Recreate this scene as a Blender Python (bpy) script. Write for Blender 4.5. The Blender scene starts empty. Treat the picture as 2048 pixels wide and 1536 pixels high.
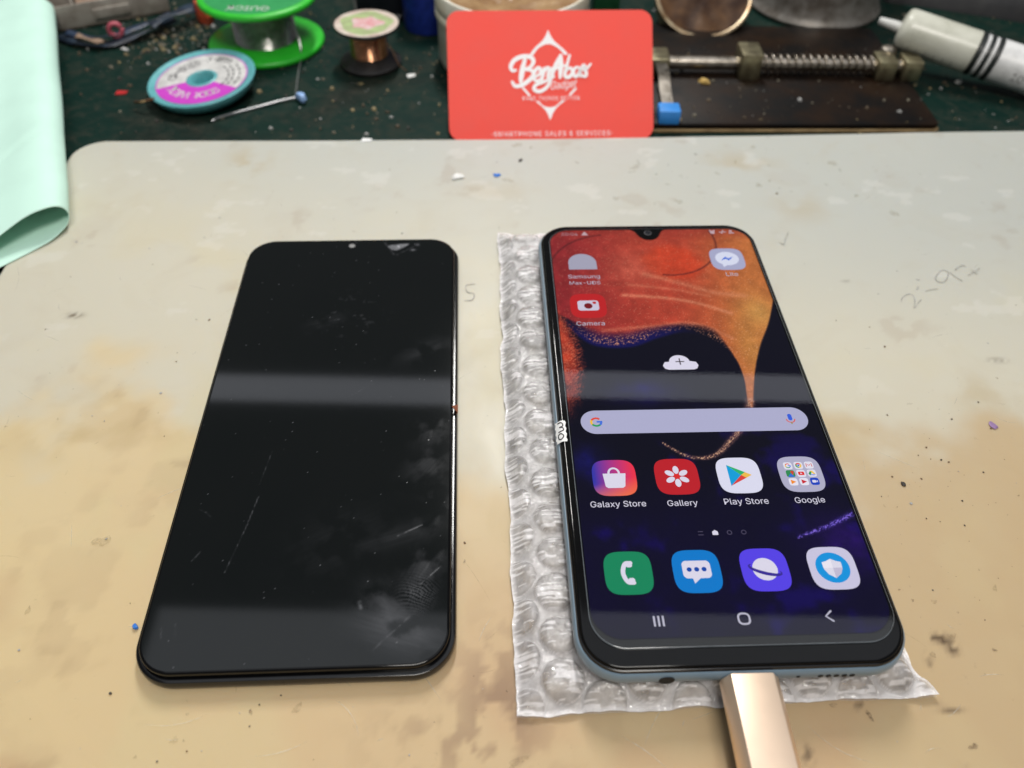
import bpy, math, random
import numpy as np
from mathutils import Vector, Matrix

S = 0.001                     # everything below is written in millimetres
PI = math.pi
SC = bpy.context.scene
COL = SC.collection
random.seed(7)
RNG = np.random.default_rng(11)

# ------------------------------------------------------------------ camera
CAM_H, CAM_PITCH, CAM_ROLL, CAM_F = 182.72, 0.8269, 0.0204, 1618.57


def cam_axes():
    c, s = math.cos(CAM_PITCH), math.sin(CAM_PITCH)
    fw, up, rt = Vector((0, c, -s)), Vector((0, s, c)), Vector((1, 0, 0))
    cr, sr = math.cos(CAM_ROLL), math.sin(CAM_ROLL)
    return rt * cr + up * sr, up * cr - rt * sr, fw


RT, UP, FW = cam_axes()
cd = bpy.data.cameras.new('camera')
cam = bpy.data.objects.new('camera', cd)
COL.objects.link(cam)
m = Matrix.Identity(4)
for i in range(3):
    m[i][0], m[i][1], m[i][2] = RT[i], UP[i], -FW[i]
m[2][3] = CAM_H * S
cam.matrix_world = m
cd.sensor_width = 36.0
cd.lens = CAM_F / 2048 * 36.0
cd.clip_start, cd.clip_end = 0.005, 50.0
cd.dof.use_dof = True
cd.dof.focus_distance = 0.212
cd.dof.aperture_fstop = 12.5
SC.camera = cam

# ------------------------------------------------------------------ light
W = bpy.data.worlds.new('World')
SC.world = W
W.use_nodes = True
bg = W.node_tree.nodes['Background']
bg.inputs[0].default_value = (0.94, 0.98, 1.0, 1)
bg.inputs[1].default_value = 0.125


def area(name, loc, target, sx, sy, power, col):
    l = bpy.data.lights.new(name, 'AREA')
    l.shape = 'RECTANGLE'
    l.size, l.size_y = sx * S, sy * S
    l.energy = power
    l.color = col
    o = bpy.data.objects.new(name, l)
    COL.objects.link(o)
    o.location = Vector(loc) * S
    d = Vector(target) - Vector(loc)
    o.rotation_euler = d.to_track_quat('-Z', 'Y').to_euler()
    return o


area('key_lamp', (-26, 615, 600), (-10, 150, 0), 34, 230, 3.6, (1.0, 0.98, 0.94))
area('front_lamp', (60, -190, 760), (20, 220, 0), 300, 200, 4.0, (1.0, 0.955, 0.89))
area('ceiling_panel', (70, 240, 1300), (70, 240, 0), 1500, 1000, 3.6, (0.90, 0.94, 1.0))
area('strip_lamp', (20, 640, 541), (20, 60, 60), 1100, 31, 0.15, (0.88, 0.91, 1.0))

SC.view_settings.view_transform = 'Standard'
SC.view_settings.look = 'None'
SC.view_settings.exposure = 0.0
SC.view_settings.gamma = 1.0
SC.view_settings.use_curve_mapping = False
SC.cycles.use_denoising = True
SC.cycles.max_bounces = 12
SC.cycles.transparent_max_bounces = 24
SC.cycles.caustics_reflective = False
SC.cycles.caustics_refractive = False
SC.cycles.sample_clamp_indirect = 6.0


# ------------------------------------------------------------------ helpers
def at(px, py, z):
    """world point (mm) where the ray through a pixel of the 2048 x 1536 photograph meets height z"""
    d = FW + RT * ((px - 1024) / CAM_F) - UP * ((py - 768) / CAM_F)
    t = (z - CAM_H) / d.z
    return Vector((d.x * t, d.y * t, z))


def lin(c):
    c = np.asarray(c, float) / 255.0
    return np.where(c <= 0.04045, c / 12.92, ((c + 0.055) / 1.055) ** 2.4)


def sm(a, b, x):
    t = np.clip((x - a) / (b - a), 0, 1)
    return t * t * (3 - 2 * t)


def hash2(ix, iy, seed):
    h = (ix.astype(np.int64) * 374761393 + iy.astype(np.int64) * 668265263 + seed * 982451653) & 0x7fffffff
    h = ((h ^ (h >> 13)) * 1274126177) & 0x7fffffff
    h = h ^ (h >> 16)
    return (h & 0xffff) / 65535.0


def vnoise(x, y, seed=0):
    x, y = np.asarray(x, float), np.asarray(y, float)
    ix, iy = np.floor(x), np.floor(y)
    fx, fy = x - ix, y - iy
    fx, fy = fx * fx * (3 - 2 * fx), fy * fy * (3 - 2 * fy)
    a, b = hash2(ix, iy, seed), hash2(ix + 1, iy, seed)
    c, d = hash2(ix, iy + 1, seed), hash2(ix + 1, iy + 1, seed)
    return (a * (1 - fx) + b * fx) * (1 - fy) + (c * (1 - fx) + d * fx) * fy


def fbm(x, y, seed=0, o=4):
    s, a, t = 0.0, 0.5, 0.0
    for k in range(o):
        s = s + a * vnoise(np.asarray(x) * 2 ** k + 17.3 * k, np.asarray(y) * 2 ** k - 9.1 * k, seed + k)
        t += a
        a *= 0.5
    return s / t


def seg_dist(x, y, pts):
    """distance to a polyline and the fraction along it of the nearest point"""
    best = np.full(np.shape(x), 1e9)
    frac = np.zeros(np.shape(x))
    n = len(pts) - 1
    for i in range(n):
        (ax, ay), (bx, by) = pts[i], pts[i + 1]
        dx, dy = bx - ax, by - ay
        t = np.clip(((x - ax) * dx + (y - ay) * dy) / max(dx * dx + dy * dy, 1e-9), 0, 1)
        d = np.hypot(x - ax - t * dx, y - ay - t * dy)
        k = d < best
        best = np.where(k, d, best)
        frac = np.where(k, (i + t) / n, frac)
    return best, frac


def inside(x, y, poly):
    r = np.zeros(np.shape(x), bool)
    n = len(poly)
    for i in range(n):
        (ax, ay), (bx, by) = poly[i], poly[(i + 1) % n]
        if ay == by:
            continue
        r ^= ((ay > y) != (by > y)) & (x < (bx - ax) * (y - ay) / (by - ay) + ax)
    return r


def sdist(x, y, poly):
    d, _ = seg_dist(x, y, list(poly) + [poly[0]])
    return np.where(inside(x, y, poly), d, -d)


def spline(pts, n=8, closed=False):
    P = [tuple(p) for p in pts]
    m_ = len(P)
    out = []
    for i in range(m_ if closed else m_ - 1):
        if closed:
            p0, p1, p2, p3 = P[(i - 1) % m_], P[i], P[(i + 1) % m_], P[(i + 2) % m_]
        else:
            p1, p2 = P[i], P[i + 1]
            p0 = P[i - 1] if i else tuple(2 * a - b for a, b in zip(p1, p2))
            p3 = P[i + 2] if i + 2 < m_ else tuple(2 * b - a for a, b in zip(p1, p2))
        for k in range(n):
            t = k / n
            out.append(tuple(0.5 * (2 * b + (c - a) * t + (2 * a - 5 * b + 4 * c - d) * t * t + (3 * b - a - 3 * c + d) * t ** 3)
                             for a, b, c, d in zip(p0, p1, p2, p3)))
    if not closed:
        out.append(P[-1])
    return out


def rrect(w, h, r, n=10, cx=0, cy=0):
    r = max(min(r, w / 2 - 1e-3, h / 2 - 1e-3), 1e-3)
    out = []
    for sx, sy, a0 in ((1, 1, 0), (-1, 1, PI / 2), (-1, -1, PI), (1, -1, 1.5 * PI)):
        for k in range(n + 1):
            a = a0 + PI / 2 * k / n
            out.append((cx + sx * (w / 2 - r) + r * math.cos(a), cy + sy * (h / 2 - r) + r * math.sin(a)))
    return out


def squircle(cx, cy, rx, ry, p=3.6, n=56):
    out = []
    for k in range(n):
        a = 2 * PI * k / n
        c, s = math.cos(a), math.sin(a)
        out.append((cx + rx * math.copysign(abs(c) ** (2 / p), c), cy + ry * math.copysign(abs(s) ** (2 / p), s)))
    return out


def circle(cx, cy, r, n=28, ry=None):
    return [(cx + r * math.cos(2 * PI * k / n), cy + (ry or r) * math.sin(2 * PI * k / n)) for k in range(n)]


class MB:
    """collects geometry in millimetres, links it as one mesh object"""

    def __init__(self):
        self.v, self.f, self.mi, self.c = [], [], [], []

    def add(self, vs, fs, mi=0, col=(1, 1, 1)):
        b = len(self.v)
        self.v += [tuple(p) for p in vs]
        self.c += list(col) if (len(col) == len(vs) and not isinstance(col[0], (int, float))) else [tuple(col)] * len(vs)
        for f in fs:
            self.f.append(tuple(b + i for i in f))
            self.mi.append(mi)
        return b

    def rings(self, loops, mi=0, cap0=True, cap1=True, closed=False, col=(1, 1, 1)):
        n = len(loops[0])
        vs = [p for l in loops for p in l]
        fs = []
        m_ = len(loops)
        for i in range(m_ if closed else m_ - 1):
            a, b = i * n, ((i + 1) % m_) * n
            for k in range(n):
                k2 = (k + 1) % n
                fs.append((a + k, a + k2, b + k2, b + k))
        if cap0 and not closed:
            fs.append(tuple(range(n - 1, -1, -1)))
        if cap1 and not closed:
            fs.append(tuple((m_ - 1) * n + k for k in range(n)))
        return self.add(vs, fs, mi, col)

    def slab(self, w, h, r, prof, mi=0, cx=0, cy=0, cap0=True, cap1=True, n=12):
        self.rings([[(x, y, z) for x, y in rrect(w - 2 * i, h - 2 * i, r - i, n, cx, cy)] for i, z in prof], mi, cap0, cap1)

    def lathe(self, prof, mi=0, n=48, cap0=True, cap1=True, o=(0, 0, 0)):
        self.rings([[(o[0] + r * math.cos(2 * PI * k / n), o[1] + r * math.sin(2 * PI * k / n), o[2] + z) for k in range(n)] for r, z in prof],
                   mi, cap0, cap1)

    def box(self, c, d, b=0.4, mi=0):
        (cx, cy, cz), (w, h, t) = c, d
        b = min(b, w / 2.2, h / 2.2, t / 2.2)
        z0, z1 = cz - t / 2, cz + t / 2
        self.rings([[(x, y, z) for x, y in rrect(w - 2 * i, h - 2 * i, max(b * 1.2 - i, 0.01), 3, cx, cy)]
                    for i, z in ((b, z0), (b * .3, z0 + b * .3), (0, z0 + b), (0, z1 - b), (b * .3, z1 - b * .3), (b, z1))], mi)

    def tube(self, pts, r, n=10, mi=0, closed=False):
        P = [Vector(p) for p in pts]
        m_ = len(P)
        loops = []
        up = Vector((0, 0, 1))
        for i in range(m_):
            t = (P[(i + 1) % m_] - P[i - 1]) if closed else (P[min(i + 1, m_ - 1)] - P[max(i - 1, 0)])
            t.normalize()
            a = up if abs(t.z) < 0.95 else Vector((1, 0, 0))
            x = t.cross(a).normalized()
            y = x.cross(t).normalized()
            rr = r[i] if isinstance(r, (list, tuple)) else r
            loops.append([tuple(P[i] + x * rr * math.cos(2 * PI * k / n) + y * rr * math.sin(2 * PI * k / n)) for k in range(n)])
        self.rings(loops, mi, closed=closed)

    def obj(self, name, mats, parent=None, loc=None, rot=None, smooth=35, mat=None):
        me = bpy.data.meshes.new(name)
        vs = np.array(self.v, float) * S
        me.from_pydata(vs.tolist(), [], self.f)
        for mm in (mats if isinstance(mats, (list, tuple)) else [mats]):
            me.materials.append(mm)
        me.polygons.foreach_set('material_index', self.mi)
        ca = me.color_attributes.new('col', 'FLOAT_COLOR', 'POINT')
        cc = np.ones((len(self.v), 4), np.float32)
        cc[:, :3] = np.array(self.c, np.float32)
        ca.data.foreach_set('color', cc.ravel())
        if smooth:
            me.polygons.foreach_set('use_smooth', [True] * len(self.f))
            me.set_sharp_from_angle(angle=math.radians(smooth))
        me.validate()
        me.update()
        o = bpy.data.objects.new(name, me)
        COL.objects.link(o)
        if parent is not None:
            o.parent = parent
        if loc is not None:
            o.location = Vector(loc) * S
        if rot is not None:
            o.rotation_euler = rot
        if mat is not None:
            o.matrix_world = mat
        return o


UI_FONT = None
try:                                                        # the sans face Blender itself ships with
    import os
    UI_FONT = bpy.data.fonts.load(os.path.join(bpy.utils.system_resource('DATAFILES'), 'fonts', 'Inter.woff2'))
except Exception:
    UI_FONT = None


def text_geo(body, width=None, height=None, shear=0.0, spacing=1.0, bold=0.0):
    """letters as flat faces centred on the origin: (2-D points, faces)"""
    cu = bpy.data.curves.new('letters', 'FONT')
    cu.body = body
    if UI_FONT is not None:
        cu.font = UI_FONT
    cu.shear = shear
    cu.space_character = spacing
    cu.offset = bold
    cu.resolution_u = 4
    cu.align_x = 'CENTER'
    o = bpy.data.objects.new('letters', cu)
    COL.objects.link(o)
    bpy.context.view_layer.update()
    dg = bpy.context.evaluated_depsgraph_get()
    me = bpy.data.meshes.new_from_object(o.evaluated_get(dg))
    P = np.array([v.co[:2] for v in me.vertices])
    F = [tuple(p.vertices) for p in me.polygons]
    bpy.data.objects.remove(o)
    bpy.data.curves.remove(cu)
    bpy.data.meshes.remove(me)
    lo, hi = P.min(0), P.max(0)
    P = P - (lo + hi) / 2
    sx = (width / (hi[0] - lo[0])) if width else None
    sy = (height / (hi[1] - lo[1])) if height else None
    sx, sy = sx or sy, sy or sx
    return P * np.array([sx, sy]), F


class Flat(MB):
    """flat artwork: every piece lies a hair above the one before"""

    def __init__(self, z=0.0, dz=0.012):
        super().__init__()
        self.z, self.dz = z, dz

    def poly(self, pts, col=(1, 1, 1), mi=0):
        self.add([(x, y, self.z) for x, y in pts], [tuple(range(len(pts)))], mi, col)
        self.z += self.dz
        return self

    def grad(self, pts, fn, n=7):
        cx = sum(p[0] for p in pts) / len(pts)
        cy = sum(p[1] for p in pts) / len(pts)
        k = len(pts)
        vs, cs, fs = [(cx, cy, self.z)], [fn(cx, cy)], []
        for i in range(1, n + 1):
            for x, y in pts:
                q = (cx + (x - cx) * i / n, cy + (y - cy) * i / n)
                vs.append((*q, self.z))
                cs.append(fn(*q))
        for j in range(k):
            fs.append((0, 1 + j, 1 + (j + 1) % k))
        for i in range(n - 1):
            a, b = 1 + i * k, 1 + (i + 1) * k
            for j in range(k):
                fs.append((a + j, b + j, b + (j + 1) % k, a + (j + 1) % k))
        self.add(vs, fs, 0, cs)
        self.z += self.dz
        return self

    def ribbon(self, pts, w, col=(1, 1, 1), mi=0, closed=False, cap=True):
        P = [Vector(p[:2]) for p in pts]
        n = len(P)
        L, R = [], []
        ws = w if isinstance(w, (list, tuple)) else [w] * n
        for i in range(n):
            t = (P[(i + 1) % n] - P[i - 1]) if closed else (P[min(i + 1, n - 1)] - P[max(i - 1, 0)])
            t = t.normalized() if t.length > 1e-9 else Vector((1, 0))
            nn = Vector((-t.y, t.x)) * ws[i] / 2
            L.append(P[i] + nn)
            R.append(P[i] - nn)
        vs = [(p.x, p.y, self.z) for p in L] + [(p.x, p.y, self.z) for p in R]
        fs = [(i, n + i, n + (i + 1) % n, (i + 1) % n) for i in range(n if closed else n - 1)]
        self.add(vs, fs, mi, col)
        self.z += self.dz
        if cap and not closed:
            for i in (0, n - 1):
                if ws[i] > 0.05:
                    self.poly(circle(P[i].x, P[i].y, ws[i] / 2, 10), col, mi)
        return self

    def text(self, body, x, y, width=None, height=None, col=(1, 1, 1), mi=0, rot=0.0, **k):
        P, F = text_geo(body, width, height, **k)
        c, s = math.cos(rot), math.sin(rot)
        self.add([(x + p[0] * c - p[1] * s, y + p[0] * s + p[1] * c, self.z) for p in P], F, mi, col)
        self.z += self.dz
        return self


def empty(name, loc=(0, 0, 0), rz=0.0, rot=None):
    o = bpy.data.objects.new(name, None)
    o.empty_display_size = 0.01
    COL.objects.link(o)
    o.location = Vector(loc) * S
    o.rotation_euler = rot or (0, 0, rz)
    return o


def tag(o, label=None, cat=None, group=None, kind=None):
    for k, v in (('label', label), ('category', cat), ('group', group), ('kind', kind)):
        if v:
            o[k] = v
    return o


# ------------------------------------------------------------------ materials
def nt(name):
    mm = bpy.data.materials.new(name)
    mm.use_nodes = True
    t = mm.node_tree
    return mm, t, t.nodes['Principled BSDF']


def noise_node(t, size, detail=4.0, rough=0.55, dist=0.0):
    tc = t.nodes.new('ShaderNodeTexCoord')
    n = t.nodes.new('ShaderNodeTexNoise')
    n.inputs['Scale'].default_value = 1000.0 / size
    n.inputs['Detail'].default_value = detail
    n.inputs['Roughness'].default_value = rough
    n.inputs['Distortion'].default_value = dist
    t.links.new(tc.outputs['Object'], n.inputs['Vector'])
    return n


def ramp(t, src, stops):
    r = t.nodes.new('ShaderNodeValToRGB')
    e = r.color_ramp.elements
    while len(e) < len(stops):
        e.new(0.5)
    for el, (p, c) in zip(e, stops):
        el.position = p
        el.color = (*c, 1) if len(c) == 3 else c
    t.links.new(src, r.inputs[0])
    return r


def bump(t, b, size, strength, dist=0.2, src=None):
    n = src or noise_node(t, size)
    bn = t.nodes.new('ShaderNodeBump')
    bn.inputs['Strength'].default_value = strength
    bn.inputs['Distance'].default_value = dist * S
    t.links.new(n.outputs[0], bn.inputs['Height'])
    t.links.new(bn.outputs[0], b.inputs['Normal'])
    return bn


def mat(name, col, rough=0.5, metal=0.0, spec=0.5, coat=0.0, vary=0.18, size=4.0, col2=None, bsize=0, bstr=0.2, trans=0.0, sss=0.0, rvary=0.15):
    """procedural: base colour drifts between two tones over a noise, roughness too"""
    mm, t, b = nt(name)
    c = np.array(col, float)
    c2 = np.array(col2, float) if col2 is not None else c * (1 - vary)
    n = noise_node(t, size)
    r = ramp(t, n.outputs[0], [(0.35, tuple(c2)), (0.62, tuple(c))])
    t.links.new(r.outputs[0], b.inputs['Base Color'])
    rr = ramp(t, n.outputs[0], [(0.3, (max(rough - rvary * rough, 0.02),) * 3), (0.7, (min(rough + rvary * rough, 1),) * 3)])
    t.links.new(rr.outputs[0], b.inputs['Roughness'])
    b.inputs['Metallic'].default_value = metal
    b.inputs['Specular IOR Level'].default_value = spec
    b.inputs['Coat Weight'].default_value = coat
    b.inputs['Transmission Weight'].default_value = trans
    if sss:
        b.inputs['Subsurface Weight'].default_value = sss
        b.inputs['Subsurface Radius'].default_value = (0.004, 0.003, 0.002)
    if bsize:
        bump(t, b, bsize, bstr)
    return mm


def screen_mat(name, strength=1.0):
    mm, t, b = nt(name)
    t.nodes.remove(b)
    a = t.nodes.new('ShaderNodeAttribute')
    a.attribute_name = 'col'
    e = t.nodes.new('ShaderNodeEmission')
    e.inputs[1].default_value = strength
    t.links.new(a.outputs['Color'], e.inputs[0])
    t.links.new(e.outputs[0], t.nodes['Material Output'].inputs[0])
    return mm


def clear_mat(name, white=0.0, rough=0.03, ior=1.5, tint=(1, 1, 1), wcol=(.85, .85, .87), bsize=0, bstr=0.5, bdist=0.4, gloss=1.0, milky=False, share=None):
    """thin clear sheet: see-through, a milky share, and a Fresnel reflection"""
    mm, t, b = nt(name)
    t.nodes.remove(b)
    tr = t.nodes.new('ShaderNodeBsdfTransparent')
    tr.inputs[0].default_value = (*tint, 1)
    di = t.nodes.new('ShaderNodeBsdfDiffuse')
    di.inputs[0].default_value = (*wcol, 1)
    gl = t.nodes.new('ShaderNodeBsdfGlossy')
    gl.inputs['Roughness'].default_value = rough
    gl.inputs[0].default_value = (gloss, gloss, gloss, 1)
    m1, m2 = t.nodes.new('ShaderNodeMixShader'), t.nodes.new('ShaderNodeMixShader')
    fr = t.nodes.new('ShaderNodeFresnel')
    fr.inputs[0].default_value = ior
    t.links.new(tr.outputs[0], m1.inputs[1])
    if milky:                                               # the milky share also lets light through from behind
        tl_, m3 = t.nodes.new('ShaderNodeBsdfTranslucent'), t.nodes.new('ShaderNodeMixShader')
        tl_.inputs[0].default_value = (*wcol, 1)
        m3.inputs[0].default_value = .22
        t.links.new(di.outputs[0], m3.inputs[1])
        t.links.new(tl_.outputs[0], m3.inputs[2])
        t.links.new(m3.outputs[0], m1.inputs[2])
    else:
        t.links.new(di.outputs[0], m1.inputs[2])
    if share:                                               # thicker at film folds, plus painted highlight streaks: an attribute of the mesh
        a = t.nodes.new('ShaderNodeAttribute')
        a.attribute_name = share
        t.links.new(a.outputs['Fac'], m1.inputs[0])
    elif white:
        n = noise_node(t, 3.0, 5)
        r = ramp(t, n.outputs[0], [(0.3, (white * 0.55,) * 3), (0.72, (min(white * 1.6, 1),) * 3)])
        t.links.new(r.outputs[0], m1.inputs[0])
    else:
        m1.inputs[0].default_value = 0.0
    t.links.new(fr.outputs[0], m2.inputs[0])
    t.links.new(m1.outputs[0], m2.inputs[1])
    t.links.new(gl.outputs[0], m2.inputs[2])
    t.links.new(m2.outputs[0], t.nodes['Material Output'].inputs[0])
    if bsize:
        n = noise_node(t, bsize, 3, 0.5, 1.2)
        bn = t.nodes.new('ShaderNodeBump')
        bn.inputs['Strength'].default_value = bstr
        bn.inputs['Distance'].default_value = bdist * S
        t.links.new(n.outputs[0], bn.inputs['Height'])
        for x in ((gl, fr) if milky else (di, gl, fr)):
            t.links.new(bn.outputs[0], x.inputs['Normal'])
    return mm


M = {}
M['black_glass'] = mat('black_glass', (.004, .0045, .005), .06, spec=.5, vary=.3, rvary=.1)
M['black_rim'] = mat('black_rim', (.004, .004, .005), .14, spec=.45)
M['black_gloss'] = mat('black_gloss', (.003, .003, .0035), .07, spec=.28, rvary=.1)
M['blue_frame'] = mat('blue_frame', tuple(lin((120, 142, 160))), .38, spec=.5, coat=.15, vary=.05)
M['hole'] = mat('hole', (.004, .004, .004), .8)
M['lens'] = mat('lens', (.02, .022, .028), .08, spec=.9)
M['lens_ring'] = mat('lens_ring', (.05, .05, .055), .3)
M['screen'] = screen_mat('screen', 1.0)
M['protector'] = clear_mat('protector', 0.0, .02, 1.5)
M['glass_edge'] = mat('glass_edge', (.15, .17, .19), .12, spec=.8)
M['sticker'] = mat('sticker', (.80, .80, .80), .6, vary=.05)
M['ink'] = mat('ink', (.015, .015, .017), .5)
M['film'] = clear_mat('film', 0.40, .09, 1.75, bsize=1.7, bstr=1.0, bdist=.8, share='col', wcol=(.97, .95, .97), milky=True)
M['film_back'] = clear_mat('film_back', 0.20, .14, 1.25, bsize=3.5, bstr=.4, bdist=.3, wcol=(.97, .95, .97), milky=True)
M['rose_gold'] = mat('rose_gold', (.92, .71, .54), .40, metal=.85, spec=.6, vary=.02, rvary=.02)
M['card'] = mat('card', tuple(lin((241, 86, 76))), .6, spec=.2, vary=.04, size=12)
M['card_print'] = mat('card_print', (.86, .84, .86), .45, vary=.03)
M['mint_paper'] = mat('mint_paper', (.60, .86, .75), .75, spec=.25, vary=.04, size=18, bsize=26, bstr=.25, sss=0.0)
M['teal'] = mat('teal', tuple(lin((98, 172, 178))), .35, vary=.12, trans=.0)
M['label_white'] = mat('label_white', (.66, .65, .64), .45, vary=.25, size=5)
M['magenta'] = mat('magenta', tuple(lin((196, 62, 190))), .45, vary=.06)
M['label_ink'] = mat('label_ink', (.05, .05, .06), .5)
M['green'] = mat('green', tuple(lin((48, 190, 50))), .35, vary=.1)
M['green_label'] = mat('green_label', tuple(lin((46, 150, 84))), .4, vary=.1)
M['solder'] = mat('solder', (.60, .60, .57), .20, metal=1.0, vary=.3, size=2)
M['copper'] = mat('copper', (.86, .44, .25), .2, metal=1.0, vary=.3, size=2)
M['black_plastic'] = mat('black_plastic', (.016, .014, .014), .45, vary=.4)
M['dirty_label'] = mat('dirty_label', (.62, .56, .48), .55, col2=(.50, .38, .33), size=6)
M['lime'] = mat('lime', (.36, .47, .20), .5, col2=(.30, .34, .18), size=4)
M['label_pink'] = mat('label_pink', (.62, .46, .46), .5, col2=(.60, .20, .22), size=3)
M['jar'] = mat('jar', (.74, .72, .63), .35, col2=(.60, .54, .40), size=16)
M['paste'] = mat('paste', (.24, .13, .055), .3, col2=(.40, .26, .13), size=9, bsize=5, bstr=.8)
M['blue_plastic'] = mat('blue_plastic', (.012, .03, .24), .4, vary=.4)
M['dark_box'] = mat('dark_box', (.008, .009, .013), .35, vary=.3)
M['grey_plastic'] = mat('grey_plastic', (.24, .24, .24), .5, vary=.3)
M['dark_green'] = mat('dark_green', (.008, .07, .025), .45, vary=.3)
M['tin_rim'] = mat('tin_rim', (.52, .42, .28), .4, metal=.6, col2=(.26, .16, .08), size=7)
M['rosin'] = mat('rosin', (.028, .011, .005), .5, spec=.15, col2=(.10, .05, .022), size=13, bsize=6, bstr=.5)
M['grey_metal'] = mat('grey_metal', (.34, .32, .295), .45, metal=.55, col2=(.20, .175, .15), size=6, bsize=2, bstr=.1)
M['steel'] = mat('steel', (.48, .43, .37), .3, metal=1.0, col2=(.30, .26, .21), size=5)
M['brass_steel'] = mat('brass_steel', (.42, .38, .24), .36, metal=.9, col2=(.26, .22, .14), size=5)
M['board'] = mat('board', (.005, .0042, .004), .42, spec=.12, col2=(.017, .009, .005), size=16, bsize=3, bstr=.15)
M['board_edge'] = mat('board_edge', (.36, .25, .12), .5, col2=(.20, .13, .06), size=8)
M['blue_rubber'] = mat('blue_rubber', tuple(lin((52, 138, 220))), .5, vary=.15)
M['syringe'] = mat('syringe', (.62, .62, .54), .3, col2=(.50, .50, .42), size=14, spec=.5)
M['syringe_tip'] = mat('syringe_tip', (.60, .60, .58), .35)
M['rubber'] = mat('rubber', (.012, .016, .015), .45)
M['plunger'] = mat('plunger', (.72, .72, .72), .35)
M['cloth'] = mat('cloth', (.010, .010, .012), .7, vary=.5, size=9, bsize=2, bstr=.3)
M['tray'] = mat('tray', (.36, .33, .29), .35, col2=(.24, .21, .18), size=8)
M['tray_dark'] = mat('tray_dark', (.20, .14, .09), .5, col2=(.10, .07, .05), size=9)
M['ribbon'] = mat('ribbon', (.012, .016, .028), .4, col2=(.03, .05, .08), size=5)
M['copper_tan'] = mat('copper_tan', (.30, .20, .14), .5)
M['pink'] = mat('pink', tuple(lin((196, 92, 108))), .5)
M['orange'] = mat('orange', tuple(lin((200, 84, 52))), .5)
M['red_plastic'] = mat('red_plastic', tuple(lin((190, 40, 42))), .4)
M['wire'] = mat('wire', (.42, .42, .43), .35, metal=.8)
M['white_crumb'] = mat('white_crumb', (.80, .80, .78), .5)
M['pale_blue'] = mat('pale_blue', tuple(lin((150, 185, 235))), .4)
M['blue_bit'] = mat('blue_bit', tuple(lin((40, 120, 215))), .45)
M['purple_bit'] = mat('purple_bit', tuple(lin((150, 120, 165))), .5)
M['tan_bit'] = mat('tan_bit', (.30, .24, .12), .6, col2=(.16, .12, .07), size=2)
M['dark_bit'] = mat('dark_bit', (.04, .035, .03), .6)
M['brown_bit'] = mat('brown_bit', (.14, .085, .045), .6)
M['ochre'] = mat('ochre', (.55, .36, .10), .6)


def bench_material():
    mm, t, b = nt('bench')
    n1 = noise_node(t, 90, 6, .6, .6)
    n2 = noise_node(t, 7, 6, .65, .8)
    base = ramp(t, n1.outputs[0], [(0.38, (.002, .016, .012)), (0.52, (.003, .019, .014)), (0.70, (.010, .011, .008))])
    dirt = ramp(t, n2.outputs[0], [(0.46, (0, 0, 0)), (0.64, (.35, .35, .35)), (0.72, (.8, .8, .8)), (0.82, (1, 1, 1))])
    mx = t.nodes.new('ShaderNodeMixRGB')
    mx.inputs[2].default_value = (.040, .038, .028, 1)
    t.links.new(dirt.outputs[0], mx.inputs[0])
    t.links.new(base.outputs[0], mx.inputs[1])
    t.links.new(mx.outputs[0], b.inputs['Base Color'])
    r = ramp(t, n2.outputs[0], [(0.3, (.42,) * 3), (0.7, (.75,) * 3)])
    t.links.new(r.outputs[0], b.inputs['Roughness'])
    b.inputs['Specular IOR Level'].default_value = .13
    bump(t, b, 2, .25, .2)
    return mm


def silicone_material():
    """cream silicone, yellowed by heat: stains and painted-in light form a colour attribute of the sheet, finer dirt comes from noise"""
    mm, t, b = nt('silicone')
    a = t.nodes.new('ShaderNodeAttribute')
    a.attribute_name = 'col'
    n1 = noise_node(t, 26, 7, .62, .8)
    n2 = noise_node(t, 3.2, 6, .7, .4)
    f1 = ramp(t, n1.outputs[0], [(0.52, (0, 0, 0)), (0.66, (.07, .07, .07)), (0.80, (.14, .14, .14))])
    m1 = t.nodes.new('ShaderNodeMixRGB')
    m1.inputs[2].default_value = (.36, .27, .15, 1)
    t.links.new(f1.outputs[0], m1.inputs[0])
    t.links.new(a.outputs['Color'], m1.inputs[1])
    f2 = ramp(t, n2.outputs[0], [(0.66, (0, 0, 0)), (0.72, (.22, .22, .22)), (0.80, (.40, .40, .40))])
    m2 = t.nodes.new('ShaderNodeMixRGB')
    m2.inputs[2].default_value = (.25, .19, .12, 1)
    t.links.new(f2.outputs[0], m2.inputs[0])
    t.links.new(m1.outputs[0], m2.inputs[1])
    t.links.new(m2.outputs[0], b.inputs['Base Color'])
    r = ramp(t, n1.outputs[0], [(0.3, (.38,) * 3), (0.7, (.55,) * 3)])
    t.links.new(r.outputs[0], b.inputs['Roughness'])
    b.inputs['Specular IOR Level'].default_value = .26
    b.inputs['Subsurface Weight'].default_value = .35
    b.inputs['Subsurface Radius'].default_value = (.0035, .0026, .0016)
    b.inputs['Subsurface Scale'].default_value = 1.0
    n3 = noise_node(t, 6, 6, .6)
    bump(t, b, 6, .08, .3, n3)
    return mm


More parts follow.
